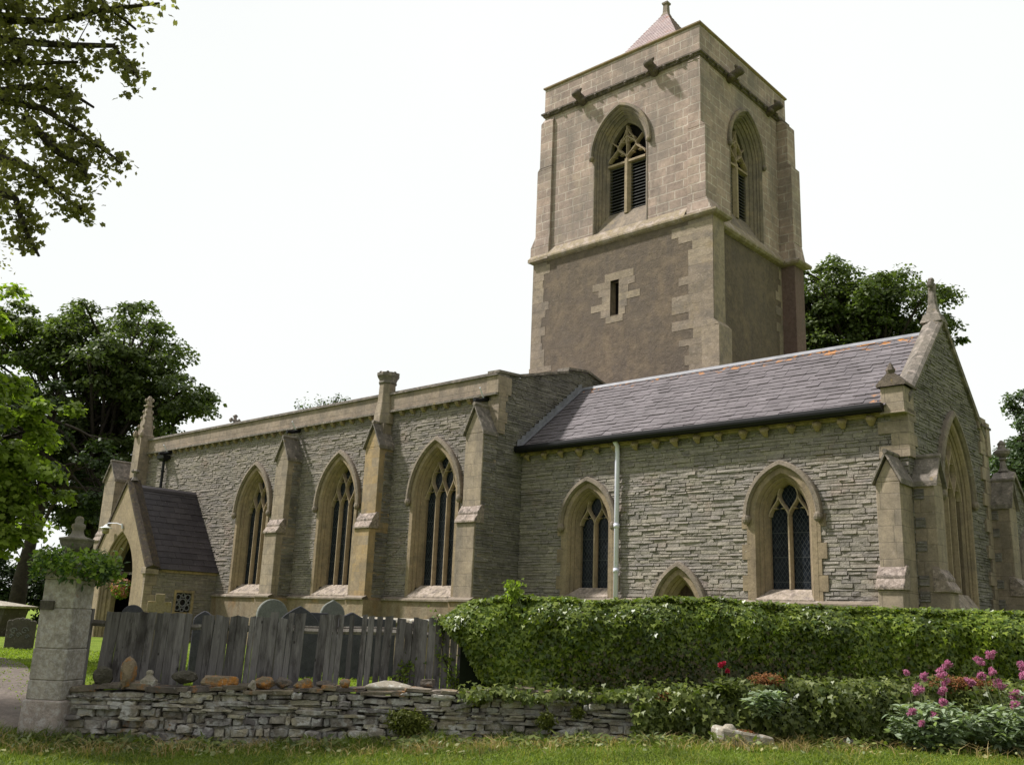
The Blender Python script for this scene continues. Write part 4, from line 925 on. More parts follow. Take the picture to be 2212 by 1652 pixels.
# gargoyles: crouching beasts leaning out from the string course
def gargoyle(x, y, dx, dy):
    mb = MB(); sx_, sy = dy, -dx
    P3 = lambda f, s, z: (x+.86*(dx*f+sx_*s), y+.86*(dy*f+sy*s), 18.1+.8*z)
    rings = []
    for f, z, w_, h in ((-.05, -.06, .17, .19), (.12, -.02, .21, .2), (.26, .03, .21, .2), (.36, .08, .17, .18), (.44, .13, .21, .2), (.54, .15, .22, .2), (.62, .12, .17, .14), (.68, .07, .1, .07)):
        rings.append([P3(f, w_*math.cos(t), z+h*math.sin(t)) for t in [2*math.pi*k/10 for k in range(10)]])
    mb.loft(rings, True, True)
    for s in (-1, 1):
        mb.tube([P3(.46, s*.13, .26), P3(.42, s*.2, .36)], [.07, .03], 6)            # ears
        mb.tube([P3(.2, s*.17, -.04), P3(.28, s*.2, -.14), P3(.36, s*.16, -.16)], [.09, .075, .05], 6)   # forelegs
        mb.tube([P3(.58, s*.08, .22), P3(.6, s*.085, .24)], [.035, .02], 6)
    mb.tube([P3(.5, 0, .03), P3(.66, 0, .0)], [.07, .03], 6)
    part('gargoyle', mb, M['gargoyle'], tower, True)
gargoyle(-19.1, TS, 0, -1); gargoyle(-16.05, TS, 0, -1); gargoyle(TE, 25.95, 1, 0); gargoyle(TE, 28.75, 1, 0)
# ------------------------------------------------------------------ leaves and trees
RS = np.random.RandomState(11)
SH = {'rhomb': [(0, 0), (.34, .5), (0, 1), (-.34, .5)],
      'ivy': [(0, .08), (.44, -.06), (.52, .36), (.22, .46), (0, 1), (-.22, .46), (-.52, .36), (-.44, -.06)],
      'maple': [(0, 0), (.5, .12), (.34, .42), (.6, .7), (0, 1), (-.6, .7), (-.34, .42), (-.5, .12)],
      'blade': [(-.5, 0), (.5, 0), (.3, .6), (0, 1), (-.3, .6)],
      'lance': [(0, 0), (.2, .35), (.13, .7), (0, 1), (-.13, .7), (-.2, .35)]}
def unit(v): return v/np.maximum(np.linalg.norm(v, axis=-1, keepdims=True), 1e-9)
def leaves(P, Nr, size, shape='rhomb', fold=.12, tip=None):
    """one folded polygon per point; tip = preferred direction of the leaf tip"""
    P = np.asarray(P, float); Nr = unit(np.asarray(Nr, float)); n = len(P); s = np.array(SH[shape])
    t = RS.normal(size=(n, 3)) if tip is None else np.asarray(tip, float)+RS.normal(size=(n, 3))*.35
    v = unit(t-(t*Nr).sum(1, keepdims=True)*Nr); u = np.cross(v, Nr); sz = np.broadcast_to(np.asarray(size, float), (n,))[:, None, None]
    z = fold*np.abs(s[:, 0])-.25*(s[:, 1]-.4)**2
    V = P[:, None, :]+sz*(s[None, :, 0, None]*u[:, None, :]+s[None, :, 1, None]*v[:, None, :]+z[None, :, None]*Nr[:, None, :])
    return V.reshape(-1, 3), len(s)
def ball(n, r, power=.45):
    d = unit(RS.normal(size=(n, 3))); return d*(RS.rand(n, 1)**power)*np.asarray(r), d
def tree(name, label, cat, base, trunk, tr, lumps, ncl, per, lsize, mat, flat=.42, csize=.3, group=None, shape='rhomb', limbs=40, bark='bark', sprays=(), ljit=.55, shell=.4):
    """trunk: list of points; lumps: (centre, radii); clusters of leaves on limbs"""
    t = thing(name, label, cat, base, 0, group); b = np.array(base)
    mb = MB(); pts = [np.array(p)-b for p in trunk]
    mb.tube(pts, [tr*max(.05, 1-(i/(len(pts)-1))**1.3*.97) for i in range(len(pts))], 10)
    vol = np.array([np.prod(r) for c, r in lumps])**.7; vol /= vol.sum()
    Ps, Ns, Ss = [], [], []
    for k in range(ncl):
        c, r = lumps[RS.choice(len(lumps), p=vol)]; c = np.array(c); r = np.array(r)
        d = unit(RS.normal(size=3)); d[2] = d[2]*.9+.1; q = c-b+d*r*(RS.rand()**shell)
        cr = csize*(.6+.8*RS.rand())*np.array([1, 1, flat])*r.mean()
        m = int(per*(.5+RS.rand())); o, dd = ball(m, cr, .6)
        sag = -.35*(np.linalg.norm(o[:, :2], axis=1)/cr[0])**2*cr[2]*2.0
        p = q+o; p[:, 2] += sag
        Ps.append(p); Ns.append(dd*.5+np.array([0, 0, .9])+RS.normal(size=(m, 3))*ljit+d*.3); Ss.append(lsize*(.6+.7*RS.rand(m)))
        if k < limbs:
            h = RS.uniform(.35, .98); i = h*(len(pts)-1); i0 = min(int(i), len(pts)-2); a = pts[i0]*(1-(i-i0))+pts[i0+1]*(i-i0)
            mid = (a+q)/2+np.array([0, 0, .12*np.linalg.norm(q-a)])+RS.normal(size=3)*.15*r.mean()*.5
            w0 = tr*.32*(1-.4*h); curve = [a*(1-x)**2+2*mid*x*(1-x)+q*x*x for x in np.linspace(0, 1, 7)]
            mb.tube([Vector(x) for x in curve], [w0*(1-.8*x)+.012 for x in np.linspace(0, 1, 7)], 5, False)
            for _ in range(3):
                s0 = np.array(curve[3+RS.randint(3)]); e = q+RS.normal(size=3)*cr*.55
                mb.tube([Vector(s0), Vector((np.array(s0)+e)/2+RS.normal(size=3)*.1), Vector(e)], [w0*.35+.008, w0*.2+.006, .006], 4, False)
    for line, wd, dens in sprays:      # drooping sprays of leaves along a twig line
        line = np.array(line)-b; seg = np.linalg.norm(np.diff(line, axis=0), axis=1); L_ = seg.sum(); m = int(dens*.48*L_)
        mb.tube([Vector(x) for x in line], [.05*(1-.8*k/(len(line)-1))+.006 for k in range(len(line))], 5, False)
        cum = np.concatenate([[0], np.cumsum(seg)])/L_; tt = RS.rand(m)
        # leaves gather in small bunches
        bt = RS.rand(max(4, int(L_*17))); bo = RS.normal(size=(len(bt), 3))*wd*np.array([1.1, 1.3, 1.0]); pick = RS.randint(len(bt), size=m)
        tt = np.clip(bt[pick]+RS.normal(size=m)*.02, 0, 1)
        ctr = np.stack([np.interp(tt, cum, line[:, i]) for i in range(3)], 1)
        fade = (1.2-.8*tt)[:, None]
        p = ctr+bo[pick]*fade+RS.normal(size=(m, 3))*wd*np.array([.4, .4, .3]); p[:, 2] -= np.abs(RS.normal(size=m))*wd*.2
        Ps.append(p); Ns.append(RS.normal(size=(m, 3))*.8+np.array([0, -.2, .6])); Ss.append(lsize*(.6+.7*RS.rand(m)))
        for j in range(0, len(bt), 2):
            c0 = np.array([np.interp(bt[j], cum, line[:, i]) for i in range(3)]); mb.tube([Vector(c0-(line[-1]-line[0])*.05), Vector(c0+bo[j]*(1.2-.8*bt[j]))], [.007, .003], 4, False)
    obj('trunk', mb, M[bark], t, True)
    V, K = leaves(np.concatenate(Ps), np.concatenate(Ns), np.concatenate(Ss), shape)
    npobj('crown', V, K, M[mat], t)
    return t
S5 = lambda *p: [np.array(x, float) for x in p]
# near tree reaching in at the top left; its trunk stands out of the frame
KO = .79   # the near crown hangs about ten metres in front of the lens
def near(*p): return [(x*KO, y*KO, z*KO) for x, y, z in p]
tree('overhanging_tree', 'overhanging broadleaf branches drooping into the top left corner against the sky', 'tree', (-10.4, 12.6, -1.1),
     [(-10.4, 12.6, -1.2), (-10.3, 12.6, 2), (-10.1, 12.3, 4.5), (-9.4, 11.6, 6.6), (-8.4, 10.8, 8.2)], .36,
     [((-10.2, 14.3, 5.6), (1.3, 1.9, 2.1)), ((-10.4, 14.3, 4.4), (1.3, 1.7, 1.6)), ((-9.3, 13.8, 7.2), (1.1, 1.6, 1.2)), ((-10.2, 13.9, 7.4), (1.4, 1.6, 1.4)), ((-9.8, 14.1, 6.3), (1.3, 1.7, 1.4)), ((-7.6, 10.6, 8.4), (1.9, 1.3, 1.1)), ((-6.9, 10.5, 7.4), (1.0, .9, .6))], 260, 200, .062, 'over', .6, .36, shape='maple', limbs=40, shell=.6,
     sprays=[(near((-9, 13.4, 8.9), (-7.4, 13.1, 8.75), (-6.4, 13, 8.95), (-5.65, 12.9, 9.0)), .2, 620), (near((-8.6, 13.4, 8.6), (-7.2, 13.2, 8.4), (-6.3, 13, 8.3), (-5.8, 12.9, 7.7)), .19, 700),
             (near((-9, 13.6, 7.6), (-7.8, 13.3, 7.7), (-7.0, 13.1, 7.6), (-6.5, 13.1, 7.3)), .18, 620), (near((-8.8, 13.5, 7.7), (-7.3, 13.2, 7.3), (-6.75, 13.1, 6.95), (-5.9, 13, 6.35)), .16, 700),
             (near((-7.6, 13.3, 7.2), (-7.0, 13.2, 6.6), (-6.5, 13.1, 6.3), (-6.4, 13.1, 6.1)), .14, 700), (near((-9, 13.6, 6.9), (-7.5, 13.3, 6.4), (-6.9, 13.2, 5.95), (-6.4, 13, 5.6)), .16, 720),
             (near((-8.6, 13.6, 6.2), (-7.6, 13.4, 5.9), (-7.35, 13.3, 5.4), (-7.0, 13.2, 4.92)), .14, 700), (near((-9, 13.6, 9.6), (-7.9, 13.2, 9.3), (-6.9, 13, 9.3), (-6.0, 13, 8.6)), .22, 620),
             (near((-9, 13.6, 8.2), (-8.1, 13.2, 8.05), (-7.4, 13, 7.95), (-6.8, 13, 8.0)), .22, 620)])
tree('maple_tree', 'bright green leafy maple at the left edge, in front of the dark trees', 'tree', (-12.2, 19, -1.05),
     [(-12.2, 19, -1.2), (-12.1, 19, 1), (-11.8, 18.8, 3), (-11.5, 18.6, 5)], .2,
     [((-11.3, 18.4, 4.2), (1.55, 1.4, 1.5)), ((-10.1, 18.2, 2.6), (1.75, 1.3, 1.25)), ((-10.4, 18.4, 1.4), (1.7, 1.2, .75)), ((-11.2, 18.4, 5.7), (1.2, 1.2, .95)), ((-9.2, 18, 3.3), (.9, .7, .65)), ((-8.95, 18, 2.1), (.8, .7, .5)), ((-9.5, 18, 1.2), (.85, .7, .45))], 120, 190, .1, 'syc_light', .5, .3, shape='maple', limbs=30, shell=.5)
tree('sycamore_tree', 'tall dark sycamore with layered boughs rising behind the porch', 'tree', (-20.5, 47, -1.05),
     [(-20.5, 47, -1.3), (-20.3, 47, 2.5), (-20, 47, 6), (-19.7, 47, 9), (-19.6, 47, 12)], .5,
     [((-24.6, 47, 12.7), (2.6, 2.6, 2.4)), ((-20.6, 47, 12), (4.0, 3.6, 3.5)), ((-17.4, 46.5, 10), (3.0, 2.8, 2.8)), ((-22.5, 47, 8), (3, 3, 3)), ((-18.4, 46, 6.2), (2.6, 2.6, 2.0)), ((-20.5, 46, 4.2), (2.6, 2.4, 1.6))], 330, 200, .23, 'syc', .4, .27, limbs=110, shell=.45)
tree('dark_tree', 'old dark tree with a thick black trunk behind the gate pier', 'tree', (-21.2, 42, -1.05),
     [(-20.75, 42, -1.3), (-20.7, 42, 1), (-20.5, 42, 3), (-20.3, 42, 6), (-20.6, 42, 9)], .38,
     [((-22.5, 42, 7.6), (3, 2.6, 2.6)), ((-19.2, 42, 5.6), (2.3, 2, 1.7)), ((-23, 42, 4.6), (2.5, 2, 1.4)), ((-17.9, 41.6, 4.3), (1.3, 1.2, 1.1))], 100, 220, .2, 'dark_leaf', .45, .3, limbs=50, shell=.45)
for i, (x, y, s) in enumerate(((-27, 50, 1.6), (-23.4, 51, 1.9), (-19.6, 50, 1.6), (-30.5, 52, 1.9))):
    tree('yard_bush', ('dark bush at the far left edge of the churchyard', 'tallest dark bush under the trees behind the gate pier', 'dark bush nearest the porch under the sycamore', 'dark bush beyond the frame edge at the far left')[i], 'bush', (x, y, -1.05), [(x, y, -1.2), (x, y, .6)], .12,
         [((x, y, .3*s), (2.3, 1.4, 1.25*s))], 30, 260, .2, 'dark_leaf', .6, .38, group='bushes under the trees', limbs=8, shell=.5)
tree('lime_tree', 'large round green tree standing behind the tower to the right', 'tree', (19.8, 51, -1.05),
     [(19.8, 51, -1.3), (19.7, 51, 6), (19.6, 51, 11), (19.8, 51, 15), (19.9, 51, 17)], .5,
     [((17.2, 51, 18.2), (2.6, 2.4, 2.2)), ((18.2, 51, 17.6), (3.6, 3.6, 3.4)), ((21.6, 51, 17.2), (3.2, 3.2, 3.0)), ((17.4, 51, 14.2), (3, 3, 2.6)), ((21.5, 51, 13.4), (3.1, 3, 2.6)), ((23.6, 50.6, 15.4), (1.6, 1.5, 1.3)), ((16.2, 51, 16), (2, 2, 3)), ((23.4, 51, 11.2), (1.7, 1.6, 1.4))], 330, 190, .23, 'syc', .45, .27, limbs=90, shell=.5)
tree('young_tree', 'loose grey green tree at the far right beyond the chancel gable', 'tree', (23.6, 41, -1.05),
     [(23.6, 41, -1.2), (23.5, 41, 3), (23.2, 41, 6), (23, 41, 9)], .22,
     [((22.9, 41, 9.4), (1.5, 1.5, 1.9)), ((22.1, 41, 7.6), (1.6, 1.4, 1.2)), ((23.3, 41, 6.2), (2.3, 1.6, 1.4))], 100, 120, .16, 'far_leaf', .5, .28, limbs=50, shell=.55)
tree('dark_tree', 'dark tree low at the right edge behind the vestry gable', 'tree', (24.4, 45, -1.05),
     [(24.4, 45, -1.2), (24.4, 45, 2), (24.3, 45, 6)], .35, [((23.6, 45, 7.2), (2.5, 2, 2.2)), ((24.2, 45, 3.6), (2.6, 2, 2.6))], 70, 260, .22, 'dark_leaf', .5, .36, limbs=16)
tree('sapling_tree', 'thin pale treetop peeping over the nave parapet', 'tree', (-10.8, 52, -1.05),
     [(-10.8, 52, -1.2), (-10.6, 52, 4), (-10.5, 52, 8), (-10.3, 52, 11.4)], .16,
     [((-10.5, 52, 11.0), (1.6, 1.2, 1.0)), ((-9.4, 52, 11.7), (1.0, .8, .5)), ((-12.2, 52, 10.2), (1.2, .9, .5)), ((-14, 52, 9.3), (1.3, .9, .4))], 60, 15, .15, 'far_leaf', .7, .42, limbs=40, shell=.6)

# ------------------------------------------------------------------ gate pier
PIER = (-5.6, 12.66); gzp = -1.66
pier = thing('gate_pier', 'square stone gate pier with an urn on top and orange stained base', 'gate pier', (PIER[0], PIER[1], gzp), R(-8))
rgp = random.Random(3)
def bx(mb, hw, z0, z1, cham=.012):
    mb.loft([[(sx_*(h), sy*(h), z) for sx_, sy in ((-1, -1), (1, -1), (1, 1), (-1, 1))] for z, h in ((z0, hw), (z1, hw))], True, True)
mb = MB(); mb.loft([[(sx_*h, sy*h, z) for sx_, sy in ((-1, -1), (1, -1), (1, 1), (-1, 1))] for z, h in ((-.1, .27), (.5, .256))], True, True); obj('plinth', mb, M['pier_base'], pier, False, .02)
for z0, z1 in ((.5, .73), (.732, 1.11), (1.112, 1.6), (1.602, 1.96)):
    mb = MB(); bx(mb, .232-.012*(z0-.5), z0, z1); obj('shaft_block', mb, M['pier'], pier, False, .012)
mb = MB(); mb.loft([[(sx_*h, sy*h, z) for sx_, sy in ((-1, -1), (1, -1), (1, 1), (-1, 1))] for z, h in ((1.96, .23), (1.985, .25), (2.0, .25), (2.01, .24), (2.04, .265), (2.08, .29), (2.15, .29), (2.2, .22), (2.25, .18))], True, True); obj('cap', mb, M['pier'], pier, False, .008)
mb = MB(); mb.lathe([(.09, 2.2), (.1, 2.26), (.1, 2.29), (.15, 2.34), (.195, 2.42), (.205, 2.46), (.215, 2.465), (.215, 2.49), (.16, 2.5), (.1, 2.52), (.075, 2.56), (.07, 2.6), (.085, 2.63), (.085, 2.67), (.05, 2.69), (.055, 2.73), (.04, 2.77), (.01, 2.78)], (0, 0, 0), 20); obj('urn', mb, M['urn'], pier, True)
mb = MB(); mb.box(-.215, -.03, -.25, -.226, 1.58, 1.69); obj('plaque', mb, M['old_stone'], pier, False, .004)
# leafy growth round the pier cap
pp = thing('pier_plant', 'leafy fern-like plant sprawling round the cap of the gate pier', 'plant', (PIER[0], PIER[1], gzp+2.2))
a = RS.rand(3200)*2*math.pi; rr = .3+.26*RS.rand(3200)**.8+.14*np.maximum(0, np.cos(a+.4)); P_ = np.stack([rr*np.cos(a), rr*np.sin(a), -.0+.13*RS.normal(size=3200)-.3*np.maximum(0, rr-.34)], 1)
bt = RS.randint(90, size=3200); P_ = P_*.55+P_[bt]*.45
V, K = leaves(P_[:2000], RS.normal(size=(2000, 3))*.6+np.array([0, -.3, .8]), .035+.04*RS.rand(2000), 'maple'); npobj('foliage', V, K, M['pier_plant'], pp)
V, K = leaves(P_[2000:]+np.array([0, 0, -.06]), RS.normal(size=(1200, 3))*.7+np.array([0, -.5, .5]), .05+.05*RS.rand(1200), 'lance'); npobj('fronds', V, K, M['pier_plant_dark'], pp)
mb = MB()
for k in range(26):
    t = RS.rand()*6.28; mb.tube([(.2*math.cos(t), .2*math.sin(t), .05), (.36*math.cos(t), .36*math.sin(t), .16), (.5*math.cos(t), .5*math.sin(t), .02)], [.008, .006, .003], 4)
obj('stems', mb, M['stem'], pp)

# ------------------------------------------------------------------ dry-stone wall, loose stones
rng = random.Random(21)
dw = thing('dry_stone_wall', 'low dry-stone wall of thin grey lichen-spotted slabs along the verge', 'wall', (-5.3, 12.5, -1.65))
def WT(x, d, z): return (x+5.3, wall_y(x)+d-12.5+.05*math.sin(2.2*x), z+1.65)
topz = lambda x: -1.02+.05*min(max((x+5.3)/2.5, 0), 1)+.06*min(max((x+2.6)/2.6, 0), 1)+.02*math.sin(5*x)
mb = MB(); z = -1.75
x0w, x1w = -5.36, 2.6
def boulder(mb, T, x, d, z, l, w_, h, ang=0, rag=.16):
    """a split slab: chamfered, irregular, slightly turned"""
    ca, sa = math.cos(ang), math.sin(ang); rings = []
    for y_, ins in ((-w_/2, .82), (-w_/2+.02, 1), (w_/2, 1)):
        ring = []
        for k, (a, b) in enumerate(((-.5, -.5), (-.2, -.53), (.2, -.5), (.5, -.48), (.52, .1), (.48, .5), (.1, .52), (-.22, .5), (-.5, .48), (-.52, .02))):
            a2 = a*l*ins*(1+rng.uniform(-rag, rag)*.35); b2 = b*h*(ins if abs(b) > .3 else 1)*(1+rng.uniform(-rag, rag)*.9)
            ring.append(T(x+a2*ca-b2*sa, d+y_+rng.uniform(-.008, .008), z+a2*sa+b2*ca))
        rings.append(ring)
    mb.loft(rings, True, True)
# courses drift up and down so the bands never line up
rows = []; z = -1.74
while z < -.85:
    h = rng.choice((.028, .035, .042, .05, .055, .065, .08, .1)); rows.append((z, h)); z += h*.94
for z, h in rows:
    x = x0w-rng.uniform(0, .1)
    while x < x1w:
        l = rng.choice((rng.uniform(.08, .2), rng.uniform(.16, .34), rng.uniform(.25, .48)))*(1.1 if h < .07 else .75)
        xc = x+l/2; zz = z+h/2+.03*math.sin(1.7*xc+z*2)+.02*math.sin(4.3*xc+1)
        if zz+h/2 < topz(xc)+.015 and zz > road_z(xc)-.12:
            hh = h*rng.uniform(.88, 1.12); ang = rng.uniform(-.035, .035)
            if rng.random() < .06: ang = rng.uniform(-.3, .3)
            boulder(mb, WT, xc, .12+rng.uniform(-.05, .075), zz, l-.012, .24, hh*.93, ang, .34)
        x += l
obj('stones', mb, M['drystone'], dw)
mb = MB(); mb.loft([[WT(x, d, z) for d, z in ((.1, -1.75), (.1, topz(x)-.06), (.42, topz(x)-.04), (.42, -1.75))] for x in np.linspace(x0w, x1w, 30)], True, True); obj('core', mb, M['old_stone'], dw)
mb = MB(); x = x0w
while x < x1w-.1:
    l = rng.uniform(.16, .42); boulder(mb, WT, x+l/2, .16+rng.uniform(-.04, .04), topz(x+l/2)+rng.uniform(.0, .03), l, .34, rng.uniform(.035, .08), rng.uniform(-.06, .06)); x += l*.9
obj('cope_stones', mb, M['cap_stone'], dw)
from mathutils import noise as mnoise
def rock(name, label, x, z, l, h, d=.2, mat='lichen_stone', yo=.2, seed=0, group=None, sharp=0, cat='stone'):
    """weathered stone: a ball cut by random flats, then roughened"""
    r_ = random.Random(seed); bm = bmesh.new(); bmesh.ops.create_icosphere(bm, subdivisions=4, radius=1)
    pl = [(Vector((r_.gauss(0, 1), r_.gauss(0, 1), r_.gauss(0, .8))).normalized(), r_.uniform(.6, .9)) for _ in range(11 if not sharp else 7)]
    if sharp: pl += [(Vector(v), r_.uniform(.55, .64)) for v in ((1, .05, 0), (-1, .1, .05), (0, 1, 0), (.05, -1, .1), (0, .08, 1))]
    for v in bm.verts:
        p = v.co.copy()
        for n_, k in pl:
            a = p.dot(n_)
            if a > k: p -= n_*(a-k)*.92
        p *= 1+.09*mnoise.noise(p*2.3+Vector((seed, 0, 0)))+.05*mnoise.noise(p*6+Vector((0, seed, 0)))+.025*mnoise.noise(p*15)
        v.co = p
    lo, hi = [min(v.co[i] for v in bm.verts) for i in range(3)], [max(v.co[i] for v in bm.verts) for i in range(3)]
    for v in bm.verts: v.co = Vector([((v.co[i]-lo[i])/(hi[i]-lo[i])-(.5 if i < 2 else 0))*s for i, s in enumerate((l, d, h))])
    me = bpy.data.meshes.new(name); bm.to_mesh(me); bm.free(); o = link(name, me, M[mat])
    o.location = (x, wall_y(x)+yo, z+(0 if cat == 'rock' else .02)); o.rotation_euler = (0, r_.uniform(-.08, .08), r_.uniform(-.4, .4))
    return tag(o, label, cat, group)
G_ = 'loose stones on the dry-stone wall'
rock('loose_stone', 'dark rounded stone beside the gate pier end of the wall', -5.02, -1.0, .25, .24, .22, 'old_stone', .14, 1, group=G_)
rock('loose_stone', 'tall egg-shaped brown stone standing upright on the wall', -4.68, -1.03, .2, .4, .2, 'lichen_stone', .08, 2, group=G_)
rock('loose_stone', 'flat dark olive boulder lying on the wall behind the slipped slabs', -4.0, -.95, .33, .17, .24, 'old_stone', .14, 4, group=G_)
rock('loose_stone', 'long orange-lichened block on the left half of the wall', -3.55, -.98, .46, .15, .25, 'lichen_stone', .12, 5, group=G_, sharp=1)
rock('loose_stone', 'white crusted knob in front of the orange-topped stones', -3.12, -1.0, .11, .14, .12, 'pale_stone', .02, 6, group=G_)
rock('loose_stone', 'dark orange-flecked stone just behind the white knob', -3.02, -.98, .3, .16, .2, 'lichen_stone', .17, 7, group=G_)
rock('loose_stone', 'grey orange stone between two orange neighbours on the wall', -2.78, -.97, .26, .15, .2, 'cap_stone', .17, 8, group=G_)
rock('loose_stone', 'bright orange crusted stone near the middle of the wall top', -2.5, -.97, .26, .15, .2, 'lichen_stone', .14, 9, group=G_)
rock('loose_stone', 'small orange-brown stone left of the moulded coping stone', -1.99, -.93, .14, .12, .14, 'lichen_stone', .12, 10, group=G_)
rock('loose_stone', 'low grey stone lying left of the small orange-brown one', -2.22, -.94, .26, .1, .16, 'cap_stone', .16, 12, group=G_)
rock('loose_stone', 'grey cube of stone standing at the foot of the fence right end', -.93, -.9, .17, .12, .14, 'cap_stone', .2, 13, group=G_, sharp=1)
rock('loose_stone', 'white lichened slab end poking out of the ivy at the wall end', 1.72, -1.12, .12, .26, .14, 'pale_stone', -.12, 14, group=G_, sharp=1)
# carved fragments
mb = MB(); mb.loft([[(sx_*a, sy*b, z) for sx_, sy in ((-1, -1), (1, -1), (1, 1), (-1, 1))] for z, a, b in ((0, .085, .07), (.08, .09, .07), (.085, .07, .06), (.1, .065, .055), (.11, .05, .045), (.14, .03, .03), (.17, .042, .035), (.2, .022, .02))], True, True)
o = obj('carved_fragment', mb, M['pale_stone'], None, False, .006); o.location = (-4.43, wall_y(-4.43)+.1, -.97); tag(o, 'small pale carved finial fragment standing on the wall', 'stone')
mb = MB(); mb.loft([[(sx_*a, sy*b, z) for sx_, sy in ((-1, -1), (1, -1), (1, 1), (-1, 1))] for z, a, b in ((0, .25, .12), (.05, .26, .13), (.055, .29, .15), (.085, .29, .15), (.1, .25, .12), (.15, .06, .03))], True, True)
o = obj('coping_fragment', mb, M['pale_stone'], None, False, .008); o.location = (-1.43, wall_y(-1.43)+.16, -.95); tag(o, 'wide moulded coping stone with a shallow gable top on the wall', 'stone')

# ------------------------------------------------------------------ plank fence
fence = thing('plank_fence', 'weathered grey plank fence with gaps and uneven boards behind the low wall', 'fence', (-5.4, 13.2, -1.1))
FY = lambda x: wall_y(x)+.72
def board(x, w_, zt, zb=-1.12, lean=0., y=0, th=.022):
    mb = MB(); n = 5; rgb = rng
    a = rgb.uniform(-.012, .012); rings = []
    for k in range(n):
        t = k/(n-1); z = zb+(zt-zb)*t; xx = x+lean*(z+.95)+rgb.uniform(-.003, .003); ww = w_*(1+rgb.uniform(-.04, .03))
        zz = [z+(a if t == 1 else 0), z-(a if t == 1 else 0)]
        rings.append([(xx-ww/2+5.4, FY(x)-13.2+y, zz[0]+1.1), (xx+ww/2+5.4, FY(x)-13.2+y, zz[1]+1.1), (xx+ww/2+5.4, FY(x)-13.2+y+th, zz[1]+1.1), (xx-ww/2+5.4, FY(x)-13.2+y+th, zz[0]+1.1)])
    mb.loft(rings, True, True); obj('board', mb, M['wood'], fence)
x = -5.34
while x < -4.27:
    wd = rng.uniform(.075, .108); board(x+wd/2, wd, -.075+.012*(x+5.3)+rng.uniform(-.006, .006), lean=.05-.03*(x+5.3)+rng.uniform(-.008, .008), y=rng.uniform(-.008, .004)); x += wd+rng.uniform(.0, .005)
x = -4.07
while x < -3.28:
    wd = rng.uniform(.07, .105); board(x+wd/2, wd, -.085+rng.uniform(-.012, .02), lean=.03+rng.uniform(-.012, .012), y=rng.uniform(-.008, .004)); x += wd+rng.uniform(.0, .008)
fx = lambda p: -2.55+(p-600)*.001733
for p0, p1, dz_, ln_ in ((-98, -50, .0, .02), (-46, -8, -.01, .02), (-4, 33, 0, .015), (37, 86, 0, .02), (92, 163, 0, .04)): pass
for a, b, zt, ln_ in ((240, 303, .0, .03), (385, 428, .0, .02), (430, 514, .002, .025), (622, 690, .0, .02), (692, 738, 0, .015), (740, 776, .0, .01), (778, 820, .0, .01), (868, 906, -.0, .0), (962, 1004, .005, .005), (1008, 1056, 0, .01),
                       (1078, 1124, -.01, .005), (1126, 1192, 0, .03), (1228, 1300, -.02, .02), (1302, 1360, -.08, .01), (1362, 1400, 0, .01), (1402, 1480, -.02, 0), (1482, 1542, .01, .01), (1545, 1600, -.01, .0), (1603, 1660, -.02, 0), (1665, 1720, -.03, .0), (1725, 1790, -.05, 0), (1796, 1850, -.06, 0), (1855, 1915, -.06, 0)):
    xa = fx(a)+.87-.87; x0_, x1_ = -2.55+(a-600)*.001733, -2.55+(b-600)*.001733
    board((x0_+x1_)/2, x1_-x0_-.004, .0+zt+rng.uniform(-.008, .008), lean=ln_+.01, y=rng.uniform(-.01, .006))
x = -3.26
for wd in (.085, .1, .12): board(x+wd/2, wd, -.08+rng.uniform(-.01, .01), lean=.035); x += wd+.012
for z, r, xa, xb, yo in ((-.24, .045, -5.5, -2.95, .06), (-.22, .045, -3.0, -.2, .06), (-.17, .022, -3.0, -1.2, .1)):
    mb = MB(); pts = [(x+5.4, FY(x)-13.2+yo, z+1.1+.012*math.sin(3*x)) for x in np.linspace(xa, xb, 12)]
    mb.tube(pts, [r*rng.uniform(.85, 1.1) for _ in pts], 6); obj('rail', mb, M['rail_wood'], fence)
for x, zt in ((-5.54, -.05), (-3.12, -.1), (-1.2, -.05), (.2, -.1)):
    mb = MB(); y = FY(x)-13.2+(.0 if x < -5 else .1); mb.box(x-.045+5.4, x+.045+5.4, y, y+.09, -.1, zt+1.1); obj('post', mb, M['wood'], fence, False, .006)

# ------------------------------------------------------------------ headstones and tombs
def headstone(label, pos, w_, h, top, mat, rz=0, th=.1, group='headstones behind the fence', name='headstone', cat='gravestone', lean=0, zb=-1.05):
    pts = {'round': [(math.cos(t)*.5, math.sin(t)*.5) for t in np.linspace(0, math.pi, 15)],
           'point': [(.5, 0), (.46, .12), (.34, .25), (.18, .36), (0, .46), (-.18, .36), (-.34, .25), (-.46, .12), (-.5, 0)],
           'ogee': [(.5, 0), (.48, .1), (.4, .26), (.28, .38), (.12, .47), (0, .55), (-.12, .47), (-.28, .38), (-.4, .26), (-.48, .1), (-.5, 0)],
           'low': [(.5, 0), (.3, .1), (.1, .2), (0, .24), (-.1, .2), (-.3, .1), (-.5, 0)],
           'flat': [(.5, 0), (.48, .03), (-.48, .03), (-.5, 0)],
           'scallop': [(.5, 0), (.47, .06), (.38, .09), (.33, .05), (.27, .12), (.14, .16), (.09, .13), (0, .19), (-.09, .13), (-.14, .16), (-.27, .12), (-.33, .05), (-.38, .09), (-.47, .06), (-.5, 0)]}[top]
    rise = max(p[1] for p in pts)*w_
    poly = [(-w_/2, -.25), (w_/2, -.25)]+[(x*w_, h-rise+z*w_) for x, z in pts]
    mb = MB().prism(poly, lambda a, b, d: (a, d, b), -th/2, th/2)
    o = obj(name, mb, M[mat], None, False, .012); o.location = (*pos, zb); o.rotation_euler = (lean, 0, rz); return tag(o, label, cat, group)
rzc = R(-20)
